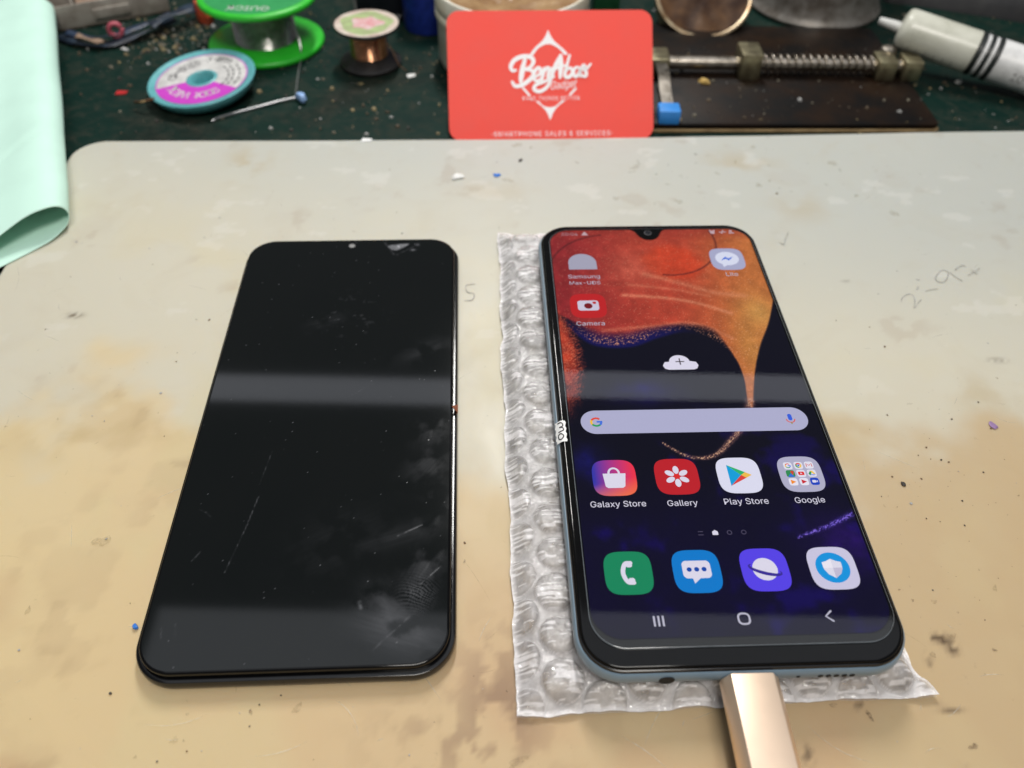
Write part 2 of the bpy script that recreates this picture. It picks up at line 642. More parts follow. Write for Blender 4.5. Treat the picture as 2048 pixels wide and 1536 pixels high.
def dusty_glass_material():
    mm, t, b = nt('dusty_glass')
    a = t.nodes.new('ShaderNodeAttribute')
    a.attribute_name = 'col'
    n = noise_node(t, 40, 3)
    base = ramp(t, n.outputs[0], [(0.3, (.003, .0042, .0045)), (0.7, (.004, .005, .0052))])
    mx = t.nodes.new('ShaderNodeMixRGB')
    mx.inputs[2].default_value = (.42, .43, .48, 1)
    t.links.new(a.outputs['Fac'], mx.inputs[0])
    t.links.new(base.outputs[0], mx.inputs[1])
    t.links.new(mx.outputs[0], b.inputs['Base Color'])
    r = ramp(t, a.outputs['Fac'], [(0.0, (.05,) * 3), (0.25, (.28,) * 3), (1.0, (.5,) * 3)])
    t.links.new(r.outputs[0], b.inputs['Roughness'])
    b.inputs['Specular IOR Level'].default_value = .5
    return mm


M['bench'] = bench_material()
M['silicone'] = silicone_material()
M['dusty_glass'] = dusty_glass_material()


# ------------------------------------------------------------------ setting: the bench top
BZ = -4.5
b = MB()
b.add([(-900, -500, BZ), (1000, -500, BZ), (1000, 1100, BZ), (-900, 1100, BZ)], [(0, 1, 2, 3)])
b.add([(-900, -500, BZ - 30), (1000, -500, BZ - 30), (1000, 1100, BZ - 30), (-900, 1100, BZ - 30)], [(3, 2, 1, 0)])
tag(b.obj('bench_surface', M['bench'], smooth=0), kind='structure')


# ------------------------------------------------------------------ the silicone mat
def build_mat():
    root = empty('work_mat', (0, 0, BZ))
    tag(root, 'large cream silicone mat stained yellow and brown under both phones', 'work mat')
    yaw = math.radians(3.4)
    mw, mh, r = 520.0, 420.0, 13.0
    c, s = math.cos(yaw), math.sin(yaw)
    tl = (-183.5, 302.5)                                    # far-left corner
    org = (tl[0] + c * mw / 2 + s * mh / 2, tl[1] + s * mw / 2 - c * mh / 2)
    h = -BZ
    nx, ny = 480, 390
    xs = np.linspace(-mw / 2 + 1.2, mw / 2 - 1.2, nx)
    ys = np.linspace(-mh / 2 + 1.2, mh / 2 - 1.2, ny)
    X, Y = np.meshgrid(xs, ys)
    # pull the grid corners in to the rounded outline
    def rounded(X, Y, ins):
        rw, rh, rr = mw / 2 - ins, mh / 2 - ins, r - ins
        ax, ay = np.abs(X), np.abs(Y)
        qx, qy = ax - (rw - rr), ay - (rh - rr)
        corner = (qx > 0) & (qy > 0)
        L = np.maximum(np.maximum(qx, qy), 1e-6)
        k = np.where(corner, L / np.maximum(np.hypot(qx, qy), 1e-6), 1.0)
        return np.where(corner, np.sign(X) * (rw - rr + qx * k), X), np.where(corner, np.sign(Y) * (rh - rr + qy * k), Y)
    X, Y = rounded(X, Y, 1.2)
    wx, wy = org[0] + X * c - Y * s, org[1] + X * s + Y * c
    far = np.exp(-((wx - 10) / 170.0) ** 2) * sm(150, 310, wy)
    bow = -3.0 * far                                        # the far edge bows a little
    def place(lx, ly, lz, bw):
        return org[0] + lx * c - (ly + bw) * s, org[1] + lx * s + (ly + bw) * c, lz
    # heat stains with warm and cool light painted in, linear colour
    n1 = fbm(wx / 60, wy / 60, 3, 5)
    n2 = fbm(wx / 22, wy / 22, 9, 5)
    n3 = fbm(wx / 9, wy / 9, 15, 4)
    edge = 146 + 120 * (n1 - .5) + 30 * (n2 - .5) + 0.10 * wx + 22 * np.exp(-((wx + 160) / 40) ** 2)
    warm = .70 * sm(edge + 10, edge - 13, wy) + .30 * sm(edge + 60, edge - 80, wy)  # yellowing, and the border between warm and grey light painted with it
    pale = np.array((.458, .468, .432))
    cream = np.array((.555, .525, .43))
    lf = sm(-20, -150, wx)[..., None]  # amber glow on the left side, painted into the tan
    tan = (np.array((.565, .42, .245)) * (1 - lf) + np.array((.63, .50, .285)) * lf) * (1 - .14 * sm(-60, 120, wx))[..., None]  # light falloff towards the right is painted in as darker tan
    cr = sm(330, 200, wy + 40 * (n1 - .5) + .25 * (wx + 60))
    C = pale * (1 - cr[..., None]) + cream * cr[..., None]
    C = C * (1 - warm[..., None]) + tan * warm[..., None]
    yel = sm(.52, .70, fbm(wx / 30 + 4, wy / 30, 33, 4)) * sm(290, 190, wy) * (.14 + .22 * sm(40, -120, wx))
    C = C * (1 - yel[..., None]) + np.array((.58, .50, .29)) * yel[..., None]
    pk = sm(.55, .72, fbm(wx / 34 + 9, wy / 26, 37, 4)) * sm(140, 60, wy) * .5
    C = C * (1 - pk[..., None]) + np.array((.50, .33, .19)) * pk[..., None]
    # pale scuffs with crisp edges
    sc = sm(.70, .74, fbm(wx / 14 + 2, wy / 9, 41, 5)) * .2 * sm(120, 220, wy)
    C = C * (1 - sc[..., None]) + np.array((.70, .69, .66)) * sc[..., None]
    brown = sm(.62, .70, n2) * sm(.35, .6, n1) * (.05 + .09 * warm) + sm(.66, .72, n3) * sm(.5, .66, n2) * .16
    n4 = fbm(wx / 4, wy / 4, 19, 4)
    brown = np.maximum(brown, .85 * np.exp(-(((wx + 1) / 11) ** 2 + ((wy - 70) / 16) ** 2)) * sm(.38, .60, n4))
    brown = np.maximum(brown, .60 * np.exp(-(((wx + 8) / 18) ** 2 + ((wy - 62) / 9) ** 2)) * sm(.42, .60, n4))
    C = C * (1 - brown[..., None]) + np.array((.27, .17, .105)) * brown[..., None]
    for (px, py, rx, ry, k) in ((495, 325, 9, 12, .5), (990, 375, 14, 6, .22), (1480, 320, 14, 8, .35), (1600, 410, 10, 9, .3), (1700, 300, 12, 6, .3),
                                (150, 830, 16, 10, .25), (120, 880, 20, 8, .22), (330, 860, 12, 6, .25), (1960, 790, 10, 8, .35), (250, 410, 12, 8, .2)):
        q = at(px, py, 0)
        k = k * np.exp(-(((wx - q.x) / rx) ** 2 + ((wy - q.y) / ry) ** 2)) * sm(.34, .62, n3)
        C = C * (1 - k[..., None]) + np.array((.40, .29, .13)) * k[..., None]
    for (px, py, rx, ry, k) in ((1890, 1280, 1.8, 1.2, 1), (1868, 1275, 1.4, .8, .9), (1905, 1300, 1.2, 1.2, .9), (1858, 1320, .8, 1.4, .8), (150, 630, 2.4, 1.2, .8),
                                (1715, 1410, 1.2, .8, .8), (1615, 1510, 1.2, 1.8, .7), (1900, 1420, 2.4, .5, .7), (1690, 560, 1.2, .6, .5), (1995, 720, 2.8, 1.0, .5)):
        q = at(px, py, 0)
        k = k * np.clip(1.3 * np.exp(-(((wx - q.x) / rx) ** 2 + ((wy - q.y) / ry) ** 2)), 0, 1) * sm(.2, .5, vnoise(wx * 1.1, wy * 1.1, 5))
        C = C * (1 - k[..., None]) + np.array((.10, .065, .04)) * k[..., None]
    zz = h + .35 * (fbm(wx / 45, wy / 45, 50, 2) - .5)
    b = MB()
    gx, gy, gz = place(X, Y, zz, bow)
    V = np.stack([gx, gy, gz], -1).reshape(-1, 3)
    idx = np.arange(nx * ny).reshape(ny, nx)
    F = np.stack([idx[:-1, :-1], idx[:-1, 1:], idx[1:, 1:], idx[1:, :-1]], -1).reshape(-1, 4)
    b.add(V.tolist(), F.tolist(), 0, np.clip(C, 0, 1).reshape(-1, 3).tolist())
    # rounded side wall that starts at the sheet's own border
    bd = list(idx[0, :]) + list(idx[1:, -1]) + list(idx[-1, -2::-1]) + list(idx[-2:0:-1, 0])
    Xb, Yb, Bw = X.reshape(-1)[bd], Y.reshape(-1)[bd], bow.reshape(-1)[bd]
    Zb = zz.reshape(-1)[bd]
    prev = list(bd)
    cx_, cy_ = np.sign(Xb) * np.minimum(np.abs(Xb), mw / 2 - r), np.sign(Yb) * np.minimum(np.abs(Yb), mh / 2 - r)
    nxv, nyv = Xb - cx_, Yb - cy_
    ln = np.maximum(np.hypot(nxv, nyv), 1e-6)
    nxv, nyv = nxv / ln, nyv / ln
    Cb = np.clip(C, 0, 1).reshape(-1, 3)[bd]
    for out, dz in ((.7, -.25), (1.1, -.8), (1.2, -1.6), (1.2, None)):
        zr = (Zb + dz) if dz is not None else np.full(len(bd), .05)
        gx, gy, gz = place(Xb + nxv * out, Yb + nyv * out, zr, Bw)
        st = b.add(np.stack([gx, gy, gz], -1).tolist(), [], 0, Cb.tolist())
        nn = len(bd)
        for k in range(nn):
            b.f.append((prev[k], st + k, st + (k + 1) % nn, prev[(k + 1) % nn]))
            b.mi.append(0)
        prev = [st + k for k in range(nn)]
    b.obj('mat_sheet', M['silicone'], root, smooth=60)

    # fine cuts and little stains, far too many to count
    rr = random.Random(51)
    f = Flat(-BZ + .21, 0.0)
    for k in range(150):
        px, py = rr.uniform(0, 2047), rr.uniform(300, 1530)
        q = at(px, py, 0)
        an = rr.choice((rr.gauss(.5, .3), rr.gauss(2.2, .4), rr.random() * 6.3))
        ln = 1.5 + 14 * rr.random() ** 3
        cv = rr.uniform(-.12, .12) * ln
        d, e = Vector((math.cos(an), math.sin(an))), Vector((-math.sin(an), math.cos(an)))
        f.z = -BZ + .205 + .0004 * k
        pts = [Vector((q.x, q.y)) + d * (t - .5) * ln + e * cv * (1 - (2 * t - 1) ** 2) for t in np.linspace(0, 1, 6)]
        f.ribbon([tuple(p_) for p_ in pts], [.02, .09, .13, .13, .09, .02], mi=0 if rr.random() < .72 else 1, cap=False)
    f.obj('scratch_marks', [M['scuff'], M['faint_stain']], root, smooth=0)['kind'] = 'stuff'
    f = Flat(-BZ + .21, 0.0)
    for k in range(170):
        if rr.random() < .45:
            px, py = rr.gauss(1450, 330), rr.gauss(350, 45)
        elif rr.random() < .5:
            px, py = rr.gauss(1760, 150), rr.gauss(1250, 180)
        else:
            px, py = rr.uniform(0, 2047), rr.uniform(600, 1530)
        q = at(px, py, 0)
        w_ = .3 + 1.9 * rr.random() ** 3.5
        a0 = rr.random() * 6.3
        el = .35 + .5 * rr.random()
        f.z = -BZ + .28 + .0004 * k
        ph = [rr.random() * 6.3 for _ in range(3)]
        pts = []
        for t in np.linspace(0, 2 * PI, 14, False):
            rad = w_ * (1 + .28 * math.sin(2 * t + ph[0]) + .2 * math.sin(3 * t + ph[1]) + .15 * math.sin(5 * t + ph[2]))
            x_, y_ = rad * math.cos(t), rad * el * math.sin(t)
            pts.append((q.x + x_ * math.cos(a0) - y_ * math.sin(a0), q.y + x_ * math.sin(a0) + y_ * math.cos(a0)))
        f.poly(pts, mi=0 if py < 700 else rr.choice((0, 0, 1)))
    f.obj('small_stains', [M['faint_stain'], M['dark_stain']], root, smooth=0)['kind'] = 'stuff'

    # pencil writing left on the mat
    def px_line(pts, ox=1550, oy=400, k=2.56):
        return [tuple(at(ox + x / k, oy + y / k, 0)[:2]) for x, y in pts]
    f = Flat(-BZ + .22, .01)
    pen = M['pencil']
    for pts in ([(645, 525), (650, 505), (668, 490), (692, 484), (708, 495), (715, 520), (712, 555), (728, 535), (748, 512)],
                [(722, 408), (738, 412)], [(733, 445), (725, 462)], [(768, 468), (800, 462), (832, 457)],
                [(885, 372), (862, 362), (840, 372), (820, 402), (832, 420), (856, 424), (878, 408), (888, 372)],
                [(895, 376), (925, 398), (957, 418)], [(920, 362), (938, 346), (957, 339), (975, 343)],
                [(988, 387), (1015, 372), (1045, 354)], [(1000, 360), (1018, 372), (1034, 382)]):
        f.ribbon(spline(px_line(pts), 5), .25)
    f.obj('pencil_writing', pen, root, smooth=0)
    f = Flat(-BZ + .22, .01)
    for pts in ([(45, 230), (52, 205), (66, 170)], [(20, 218), (44, 230)]):
        f.ribbon(spline(px_line(pts), 5), .25)
    f.obj('pencil_tick', pen, root, smooth=0)
    f = Flat(-BZ + .22, .01)
    for pts in ([(950, 568), (932, 572), (935, 585), (948, 588), (945, 600), (930, 602)],):
        f.ribbon(spline([tuple(at(x, y, 0)[:2]) for x, y in pts], 5), .28)
    f.obj('pencil_scribble', pen, root, smooth=0)
    return root


M['pencil'] = mat('pencil', (.20, .195, .19), .6, col2=(.42, .41, .38), size=2.2)
def veil(name, col, lo, hi, size):
    """a patchy stain: the sheet below shows through where the noise is low"""
    mm, t, b = nt(name)
    n = noise_node(t, size, 5, .7)
    a = ramp(t, n.outputs[0], [(.35, (lo,) * 3), (.65, (hi,) * 3)])
    t.links.new(a.outputs[0], b.inputs['Alpha'])
    b.inputs['Base Color'].default_value = (*col, 1)
    b.inputs['Roughness'].default_value = .5
    return mm


M['scuff'] = veil('scuff', (.72, .69, .60), .15, .75, 1.5)
M['faint_stain'] = veil('faint_stain', (.32, .24, .12), .0, .30, 1.0)
M['dark_stain'] = veil('dark_stain', (.13, .085, .05), .0, .60, .7)
build_mat()


# ------------------------------------------------------------------ wallpaper of the lit phone
DCX, DCY, DW, DH = 0.6, 1.95, 68.0, 147.5     # display centre and size on the phone face


def wallpaper(u, v):
    rnd = RNG.random(u.shape)
    g1 = fbm(u / 9, v / 9, 1, 4)
    g2 = fbm(u / 3, v / 3, 2, 4)
    g3 = .5 * vnoise(u * 1.6, v * 1.6, 8) + .5 * rnd
    C = np.zeros(u.shape + (3,))

    def mixin(col, k):
        nonlocal C
        k = np.clip(k, 0, 1)[..., None]
        C = C * (1 - k) + np.asarray(col, float) * k

    C[:] = (11, 10, 27)
    mixin((14, 8, 50), sm(-22, -50, v) * (.55 + .6 * (g1 - .4)))
    mixin((22, 10, 92), sm(.52, .75, g1) * sm(5, -30, v) * .7)
    mixin((26, 22, 104), .8 * np.exp(-(((u + 12) / 9) ** 2 + ((v - 1) / 4) ** 2)) * (g2 + .25))
    mixin((24, 22, 112), .7 * np.exp(-(((u + 30) / 5) ** 2 + ((v + 23) / 5) ** 2)) * (g2 + .2))
    mixin((46, 16, 112), .75 * np.exp(-(((u - 30) / 8) ** 2 + ((v + 49) / 7) ** 2)) * (g2 + .25))
    body = spline([(-36, 80), (36.5, 80), (36.5, 44), (34.9, 38.5), (30.8, 28), (26.2, 19), (22.2, 9), (19.0, -2), (17.6, -6),
                   (16.6, -3), (17.5, 5), (17.0, 13), (14.1, 19.4), (9, 24.2), (3.3, 25.8), (-4.7, 23.4), (-12.7, 19.9), (-21.6, 20.1),
                   (-26.5, 23.6), (-31.1, 31.1), (-36, 40)], 6, True)
    sd = sdist(u, v, body)
    t = (u + 34) / 68
    O = np.zeros_like(C)
    cl, cm, cr = np.array((146, 42, 46.)), np.array((184, 68, 50.)), np.array((192, 112, 60.))
    a = sm(0, .55, t)[..., None]
    bb = sm(.5, .95, t - .003 * (v - 40))[..., None]
    O[:] = (cl * (1 - a) + cm * a) * (1 - bb) + cr * bb

    def mo(col, k):
        nonlocal O
        k = np.clip(k, 0, 1)[..., None]
        O = O * (1 - k) + np.asarray(col, float) * k

    mo((150, 52, 44), sm(68, 77, v) * .6)
    mo((214, 158, 84), np.exp(-(((u - 29) / 6) ** 2 + ((v - 33) / 8) ** 2)) * .8)
    mo((206, 148, 74), np.exp(-(((u - 23) / 5) ** 2 + ((v - 18) / 12) ** 2)) * .55)
    mo((206, 66, 38), sm(11, 7, np.hypot((u - 6) * .9, v - 58 + .05 * u) + 4 * (g1 - .5)) * .75)
    mo((216, 112, 88), .45 * np.exp(-(((u + 8) / 8) ** 2 + ((v - 55) / 9) ** 2)) * (.5 + g2))
    for pts, w, k in (([(-12, 42), (0, 40.5), (10, 38), (20, 33)], .8, .55), ([(-4, 52), (6, 48), (16, 43), (26, 41)], 1.2, .4),
                      ([(-10, 47), (4, 44.5), (15, 41)], .7, .3), ([(-20, 26), (-6, 27.5), (8, 28.5), (18, 22)], .8, .35)):
        d, _ = seg_dist(u, v, spline(pts, 8))
        mo((232, 152, 116), k * np.exp(-(d / w) ** 2) * (.5 + g3))
    O *= (.84 + .24 * g2[..., None]) * (.93 + .14 * rnd[..., None])
    mo((242, 186, 150), sm(.965, .995, rnd) * .4)
    for cx, cy, rr, a0, a1 in ((5, 69, 17.5, -100, 20), (-14, 52, 21, 95, 190)):
        dd = np.abs(np.hypot(u - cx, v - cy) - rr)
        ang = np.degrees(np.arctan2(v - cy, u - cx)) % 360
        ok = ((ang - a0) % 360) < ((a1 - a0) % 360)
        mo((70, 26, 30), .65 * ok * np.exp(-(dd / .35) ** 2))
    # lower rim dissolves in glitter
    low = sm(34, 22, v) * sm(17.5, 11, u)
    rim = np.where(low > .02, 8.5 * low + .6, .6)
    k = sm(0, 1, (sd + (g3 - .5) * 1.3 * low) / rim)
    mixin((22, 20, 96), .75 * sm(-1.8, -.3, sd) * low * sm(10, -2, u))
    k3 = np.clip(k, 0, 1)[..., None]
    C = C * (1 - k3) + O * k3
    glit = (rnd > .86) * sm(-.4, .6, sd) * sm(7.5, 1.0, sd) * (low * .9 + .35 * (v < 24))
    mixin((226, 158, 124), glit * (.35 + .65 * RNG.random(u.shape)))
    # red-orange sliver on the near side of the dark gap
    sl = spline([(-36, 36), (-32.6, 33), (-29.6, 26), (-28.2, 15), (-28.6, 5), (-31, -5), (-36, -14)], 6, True)
    s2 = sdist(u, v, sl)
    f2 = sm(-1.5, 2.8, s2 + (g3 - .5) * 3) * sm(-14, 12, v + 6 * (g2 - .5))
    mixin((196, 66, 44), f2 * (.55 + .6 * g2))
    mixin((226, 130, 96), f2 * (rnd > .82) * .6)
    # thin sparkling tail
    tp = spline([(17.6, -3), (16.4, -6.1), (13.4, -12), (9.2, -16.8), (4.5, -21.3), (0, -22.6), (-4.4, -21.4), (-9.2, -17.4)], 8)
    d, fr = seg_dist(u, v, tp)
    wd = .95 * (1 - fr) + .28
    mixin((150, 98, 92), np.exp(-(d / wd) ** 2) * (.25 + .9 * rnd) * (1 - .25 * fr))
    mixin((236, 190, 150), np.exp(-(d / (wd * .8)) ** 2) * (rnd > .72) * .8)
    d, fr = seg_dist(u, v, [(19, -47), (27, -44.2), (35, -40.4)])
    mixin((92, 74, 190), np.exp(-(d / (.3 + .5 * fr)) ** 2) * (rnd * 1.2))
    mixin((150, 120, 235), np.exp(-(d / .45) ** 2) * (rnd > .8) * .8)
    C = np.clip(C, 0, 255)
    # rounded outline and the camera notch: unlit outside
    qx, qy = np.abs(u - DCX) - (DW / 2 - 7.2), np.abs(v - DCY) - (DH / 2 - 7.2)
    dr = np.hypot(np.maximum(qx, 0), np.maximum(qy, 0)) + np.minimum(np.maximum(qx, qy), 0) - 7.2
    top = DCY + DH / 2
    dn = np.hypot(u - DCX + .2, v - (top - 2.3)) - 3.9
    dt = top - v
    kk = 5.5
    h = np.clip(.5 + .5 * (dt - dn) / kk, 0, 1)
    dn = dt * (1 - h) + dn * h - kk * h * (1 - h)           # the notch flares into the top edge
    lit = sm(.12, -.12, dr) * sm(-.12, .12, dn + .35)
    return lin(C) * lit[..., None]


UI_W = tuple(lin((222, 218, 236)))
UI_SOFT = tuple(lin((190, 188, 206)))


def phone_ui(disp):
    """icons, words and bars shown on the lit display; each is a sub-part of the display"""
    cols = [-23.5, -7.4, 8.7, 24.8]
    rw, rh = 5.62, 5.62
    Z = 7.86

    def done(f, name, label=None):
        o = f.obj(name, M['screen'], disp, smooth=0)
        if label:
            o['label'] = label
        return o

    def c8(*c):
        return tuple(lin(c))
    # dock and favourites -------------------------------------------------
    f = Flat(Z)                                             # shopping bag on a red to blue tile
    cx, cy = cols[0], -28.35

    def gs(x, y):
        a = (x - cx) / rw
        d = (y - cy) / rh
        t = min(max(.5 + .55 * a, 0), 1)
        q = np.array(lin((52, 56, 168))) * (1 - t) + np.array(lin((236, 52, 76))) * t
        k = min(max(-.15 - d * .9 + .2 * a, 0), 1)
        return tuple(q * (1 - k) + np.array(lin((246, 120, 70))) * k)
    f.grad(squircle(cx, cy, rw, rh), gs, 8)
    f.poly([(cx - 2.9, cy + 1.3), (cx + 3.0, cy + 1.3), (cx + 2.5, cy - 2.7), (cx + 1.9, cy - 3.2), (cx - 1.9, cy - 3.2), (cx - 2.5, cy - 2.7)], UI_W)
    f.ribbon([(cx + 1.35 * math.cos(a), cy + 1.35 + 1.6 * math.sin(a)) for a in np.linspace(0, PI, 12)], .55, UI_W)
    done(f, 'app_icon', 'app icon of a white shopping bag on red and blue')
    f = Flat(Z)                                             # white six-petal flower on red
    cx = cols[1]
    f.poly(squircle(cx, cy, rw, rh), c8(190, 34, 44))
    for k in range(6):
        a = PI / 2 + k * PI / 3
        f.poly([(cx + 2.05 * math.cos(a) + 1.25 * math.cos(q) * math.cos(a) - .78 * math.sin(q) * math.sin(a),
                 cy + 2.05 * math.sin(a) + 1.25 * math.cos(q) * math.sin(a) + .78 * math.sin(q) * math.cos(a)) for q in np.linspace(0, 2 * PI, 18, False)], UI_W)
    f.poly(circle(cx, cy, .78), c8(222, 44, 44))
    done(f, 'app_icon', 'app icon of a white flower on red')
    f = Flat(Z)                                             # four-colour play triangle
    cx = cols[2]
    f.poly(squircle(cx, cy, rw, rh), c8(222, 222, 242))
    A, B, Cc, D = (cx - 2.7, cy + 3.3), (cx - 2.7, cy - 3.3), (cx + 3.3, cy), (cx + .5, cy)
    f.poly([A, B, D], c8(20, 160, 220)).poly([A, D, (cx + 1.7, cy + .9)], c8(48, 180, 110))
    f.poly([(cx + 1.7, cy + .9), D, (cx + 1.7, cy - .9), Cc], c8(240, 190, 80)).poly([B, (cx + 1.7, cy - .9), D], c8(222, 66, 60))
    done(f, 'app_icon', 'app icon of a four coloured play triangle on white')
    f = Flat(Z)                                             # folder of nine small icons
    cx = cols[3]
    f.poly(squircle(cx, cy, rw, rh), c8(178, 176, 202))
    for r_ in range(3):
        for q in range(3):
            x, y = cx + (q - 1) * 2.75, cy + (1 - r_) * 2.65
            k = r_ * 3 + q
            tile = c8(228, 226, 240) if k not in (3, 8) else (c8(52, 140, 84) if k == 3 else c8(34, 70, 190))
            f.poly(squircle(x, y, 1.14, 1.14, 4, 24), tile)
            if k == 0:
                for a0, a1, cc in ((40, 150, (226, 70, 56)), (150, 215, (240, 190, 60)), (215, 310, (50, 160, 84)), (310, 365, (60, 120, 230))):
                    f.ribbon([(x + .62 * math.cos(a), y + .62 * math.sin(a)) for a in np.radians(np.linspace(a0, a1, 8))], .26, c8(*cc), cap=False)
                f.ribbon([(x, y), (x + .7, y)], .24, c8(60, 120, 230), cap=False)
            elif k == 1:
                for a0, cc in ((30, (222, 70, 56)), (150, (60, 160, 84)), (270, (244, 196, 70))):
                    f.poly([(x, y)] + [(x + .8 * math.cos(a), y + .8 * math.sin(a)) for a in np.radians(np.linspace(a0, a0 + 120, 9))], c8(*cc))
                f.poly(circle(x, y, .42, 16), c8(230, 230, 240)).poly(circle(x, y, .31, 16), c8(70, 120, 220))
            elif k == 2:
                f.ribbon([(x - .7, y - .5), (x - .7, y + .5), (x, y - .1), (x + .7, y + .5), (x + .7, y - .5)], .24, c8(210, 70, 66), cap=False)
            elif k == 3:
                f.poly([(x - .9, y - 1), (x + .9, y - 1), (x, y + .1)], c8(60, 110, 220)).poly(circle(x + .5, y + .5, .42, 14), c8(214, 66, 56))
                f.poly([(x + .12, y + .4), (x + .88, y + .4), (x + .5, y - .5)], c8(214, 66, 56))
            elif k == 4:
                f.poly(rrect(1.6, 1.1, .3, 4, x, y), c8(226, 44, 44)).poly([(x - .22, y + .28), (x + .32, y), (x - .22, y - .28)], UI_W)
            elif k == 5:
                f.poly([(x - .3, y + .75), (x + .25, y + .75), (x + .9, y - .3), (x + .35, y - .3)], c8(246, 200, 66))
                f.poly([(x - .3, y + .75), (x + .0, y + .15), (x - .6, y - .75), (x - .95, y - .2)], c8(50, 150, 90))
                f.poly([(x - .6, y - .75), (x + .62, y - .75), (x + .9, y - .3), (x - .3, y - .3)], c8(60, 110, 220))
            elif k in (6, 7):
                f.poly([(x - .6, y + .7), (x + .75, y), (x - .6, y - .7)], c8(*((240, 140, 50) if k == 6 else (200, 44, 56))))
            else:
                f.poly(rrect(1.0, .8, .2, 4, x - .15, y), UI_W).poly([(x + .3, y), (x + .75, y + .35), (x + .75, y - .35)], UI_W)
    done(f, 'app_icon', 'folder icon of nine small icons on lilac')
    cy = -55.55
    f = Flat(Z)                                             # handset on green
    cx = cols[0]
    f.poly(squircle(cx, cy, rw, rh), c8(26, 134, 92))
    f.ribbon(spline([(cx + .75, cy + 2.55), (cx - .55, cy + 2.3), (cx - 1.25, cy), (cx - .45, cy - 2.3), (cx + .95, cy - 2.6)], 6), 1.05, UI_W)
    f.poly(rrect(1.5, 1.5, .5, 5, cx + .35, cy + 2.15), UI_W).poly(rrect(1.5, 1.5, .5, 5, cx + .55, cy - 2.15), UI_W)
    done(f, 'app_icon', 'app icon of a white handset on green')
    f = Flat(Z)                                             # speech bubble with three dots on blue
    cx = cols[1]
    f.poly(squircle(cx, cy, rw, rh), c8(16, 122, 204))
    f.poly(rrect(6.7, 4.6, 1.1, 6, cx, cy + .45), UI_W).poly([(cx - 1.3, cy - 1.8), (cx + .6, cy - 1.8), (cx - 1.0, cy - 3.2)], UI_W)
    for k in (-1, 0, 1):
        f.poly(circle(cx + k * 1.75, cy + .45, .6, 18), c8(22, 72, 168))
    done(f, 'app_icon', 'app icon of a white speech bubble on blue')
    f = Flat(Z)                                             # ringed planet on violet
    cx = cols[2]
    f.poly(squircle(cx, cy, rw, rh), c8(88, 68, 232))
    f.poly(circle(cx, cy + .1, 2.95, 36), UI_W)
    rg = [(cx + 3.8 * math.cos(a) * math.cos(-.3) - 1.0 * math.sin(a) * math.sin(-.3),
           cy + 3.8 * math.cos(a) * math.sin(-.3) + 1.0 * math.sin(a) * math.cos(-.3)) for a in np.linspace(PI * .86, PI * 2.14, 30)]
    f.ribbon(rg, [.2 + .65 * math.sin(PI * i / 29) for i in range(30)], c8(58, 46, 148))
    done(f, 'app_icon', 'app icon of a ringed planet on violet')
    f = Flat(Z)                                             # shield in a blue disc on pale tile
    cx = cols[3]
    f.poly(squircle(cx, cy, rw, rh), c8(204, 200, 226))
    f.poly(circle(cx, cy + .1, 4.0, 40), c8(24, 148, 222))
    sh = [(cx - 2.3, cy + 1.5), (cx - 1.2, cy + 1.8), (cx, cy + 2.4), (cx + 1.2, cy + 1.8), (cx + 2.3, cy + 1.5), (cx + 2.2, cy - .3), (cx + 1.5, cy - 1.6), (cx, cy - 2.7),
          (cx - 1.5, cy - 1.6), (cx - 2.2, cy - .3)]
    f.poly(sh, c8(222, 220, 236))
    f.poly([(cx, cy), (cx, cy + 2.4), (cx - 1.2, cy + 1.8), (cx - 2.3, cy + 1.5), (cx - 2.25, cy)], c8(236, 232, 244))
    f.poly([(cx, cy), (cx + 2.25, cy), (cx + 2.2, cy - .3), (cx + 1.5, cy - 1.6), (cx, cy - 2.7)], c8(196, 190, 214))
    done(f, 'app_icon', 'app icon of a pale shield in a blue disc')
    f = Flat(Z)                                             # camera on red
    cx, cy = -23.7, 37.2
    f.poly(squircle(cx, cy, rw, rh), c8(190, 36, 40))
    f.poly(rrect(6.6, 4.6, 1.0, 6, cx, cy + .1), c8(206, 200, 220)).poly(circle(cx, cy - .1, 1.3), c8(120, 24, 34)).poly(circle(cx + 2.0, cy + 1.3, .6, 16), c8(190, 36, 40))
    done(f, 'app_icon', 'app icon of a white camera on red')
    f = Flat(Z)                                             # plain grey dome tile
    cx, cy = -23.6, 58.4
    f.poly([(cx - 4.6, cy - 3.6)] + [(cx - 4.6 * math.cos(a), cy - .2 + 4.6 * math.sin(a)) for a in np.linspace(0, PI, 26)] + [(cx + 4.6, cy - 3.6)], c8(166, 164, 184))
    done(f, 'app_icon', 'plain grey dome shaped app icon')
    f = Flat(Z)                                             # chat bubble with a lightning bolt
    cx, cy = 24.6, 59.3
    f.poly(squircle(cx, cy, rw, rh), c8(170, 172, 204))
    f.poly(circle(cx, cy + .3, 3.9, 36, 3.5), c8(218, 222, 242)).poly([(cx - 2.2, cy - 2.2), (cx - .4, cy - 3), (cx - 1.9, cy - 4.1)], c8(218, 222, 242))
    f.poly([(cx - 2.2, cy - .7), (cx - .5, cy + 1.2), (cx + .4, cy + .3), (cx + 2.2, cy + 1.2), (cx + .4, cy - .8), (cx - .5, cy + .1)], c8(52, 104, 216))
    done(f, 'app_icon', 'app icon of a chat bubble with blue bolt')
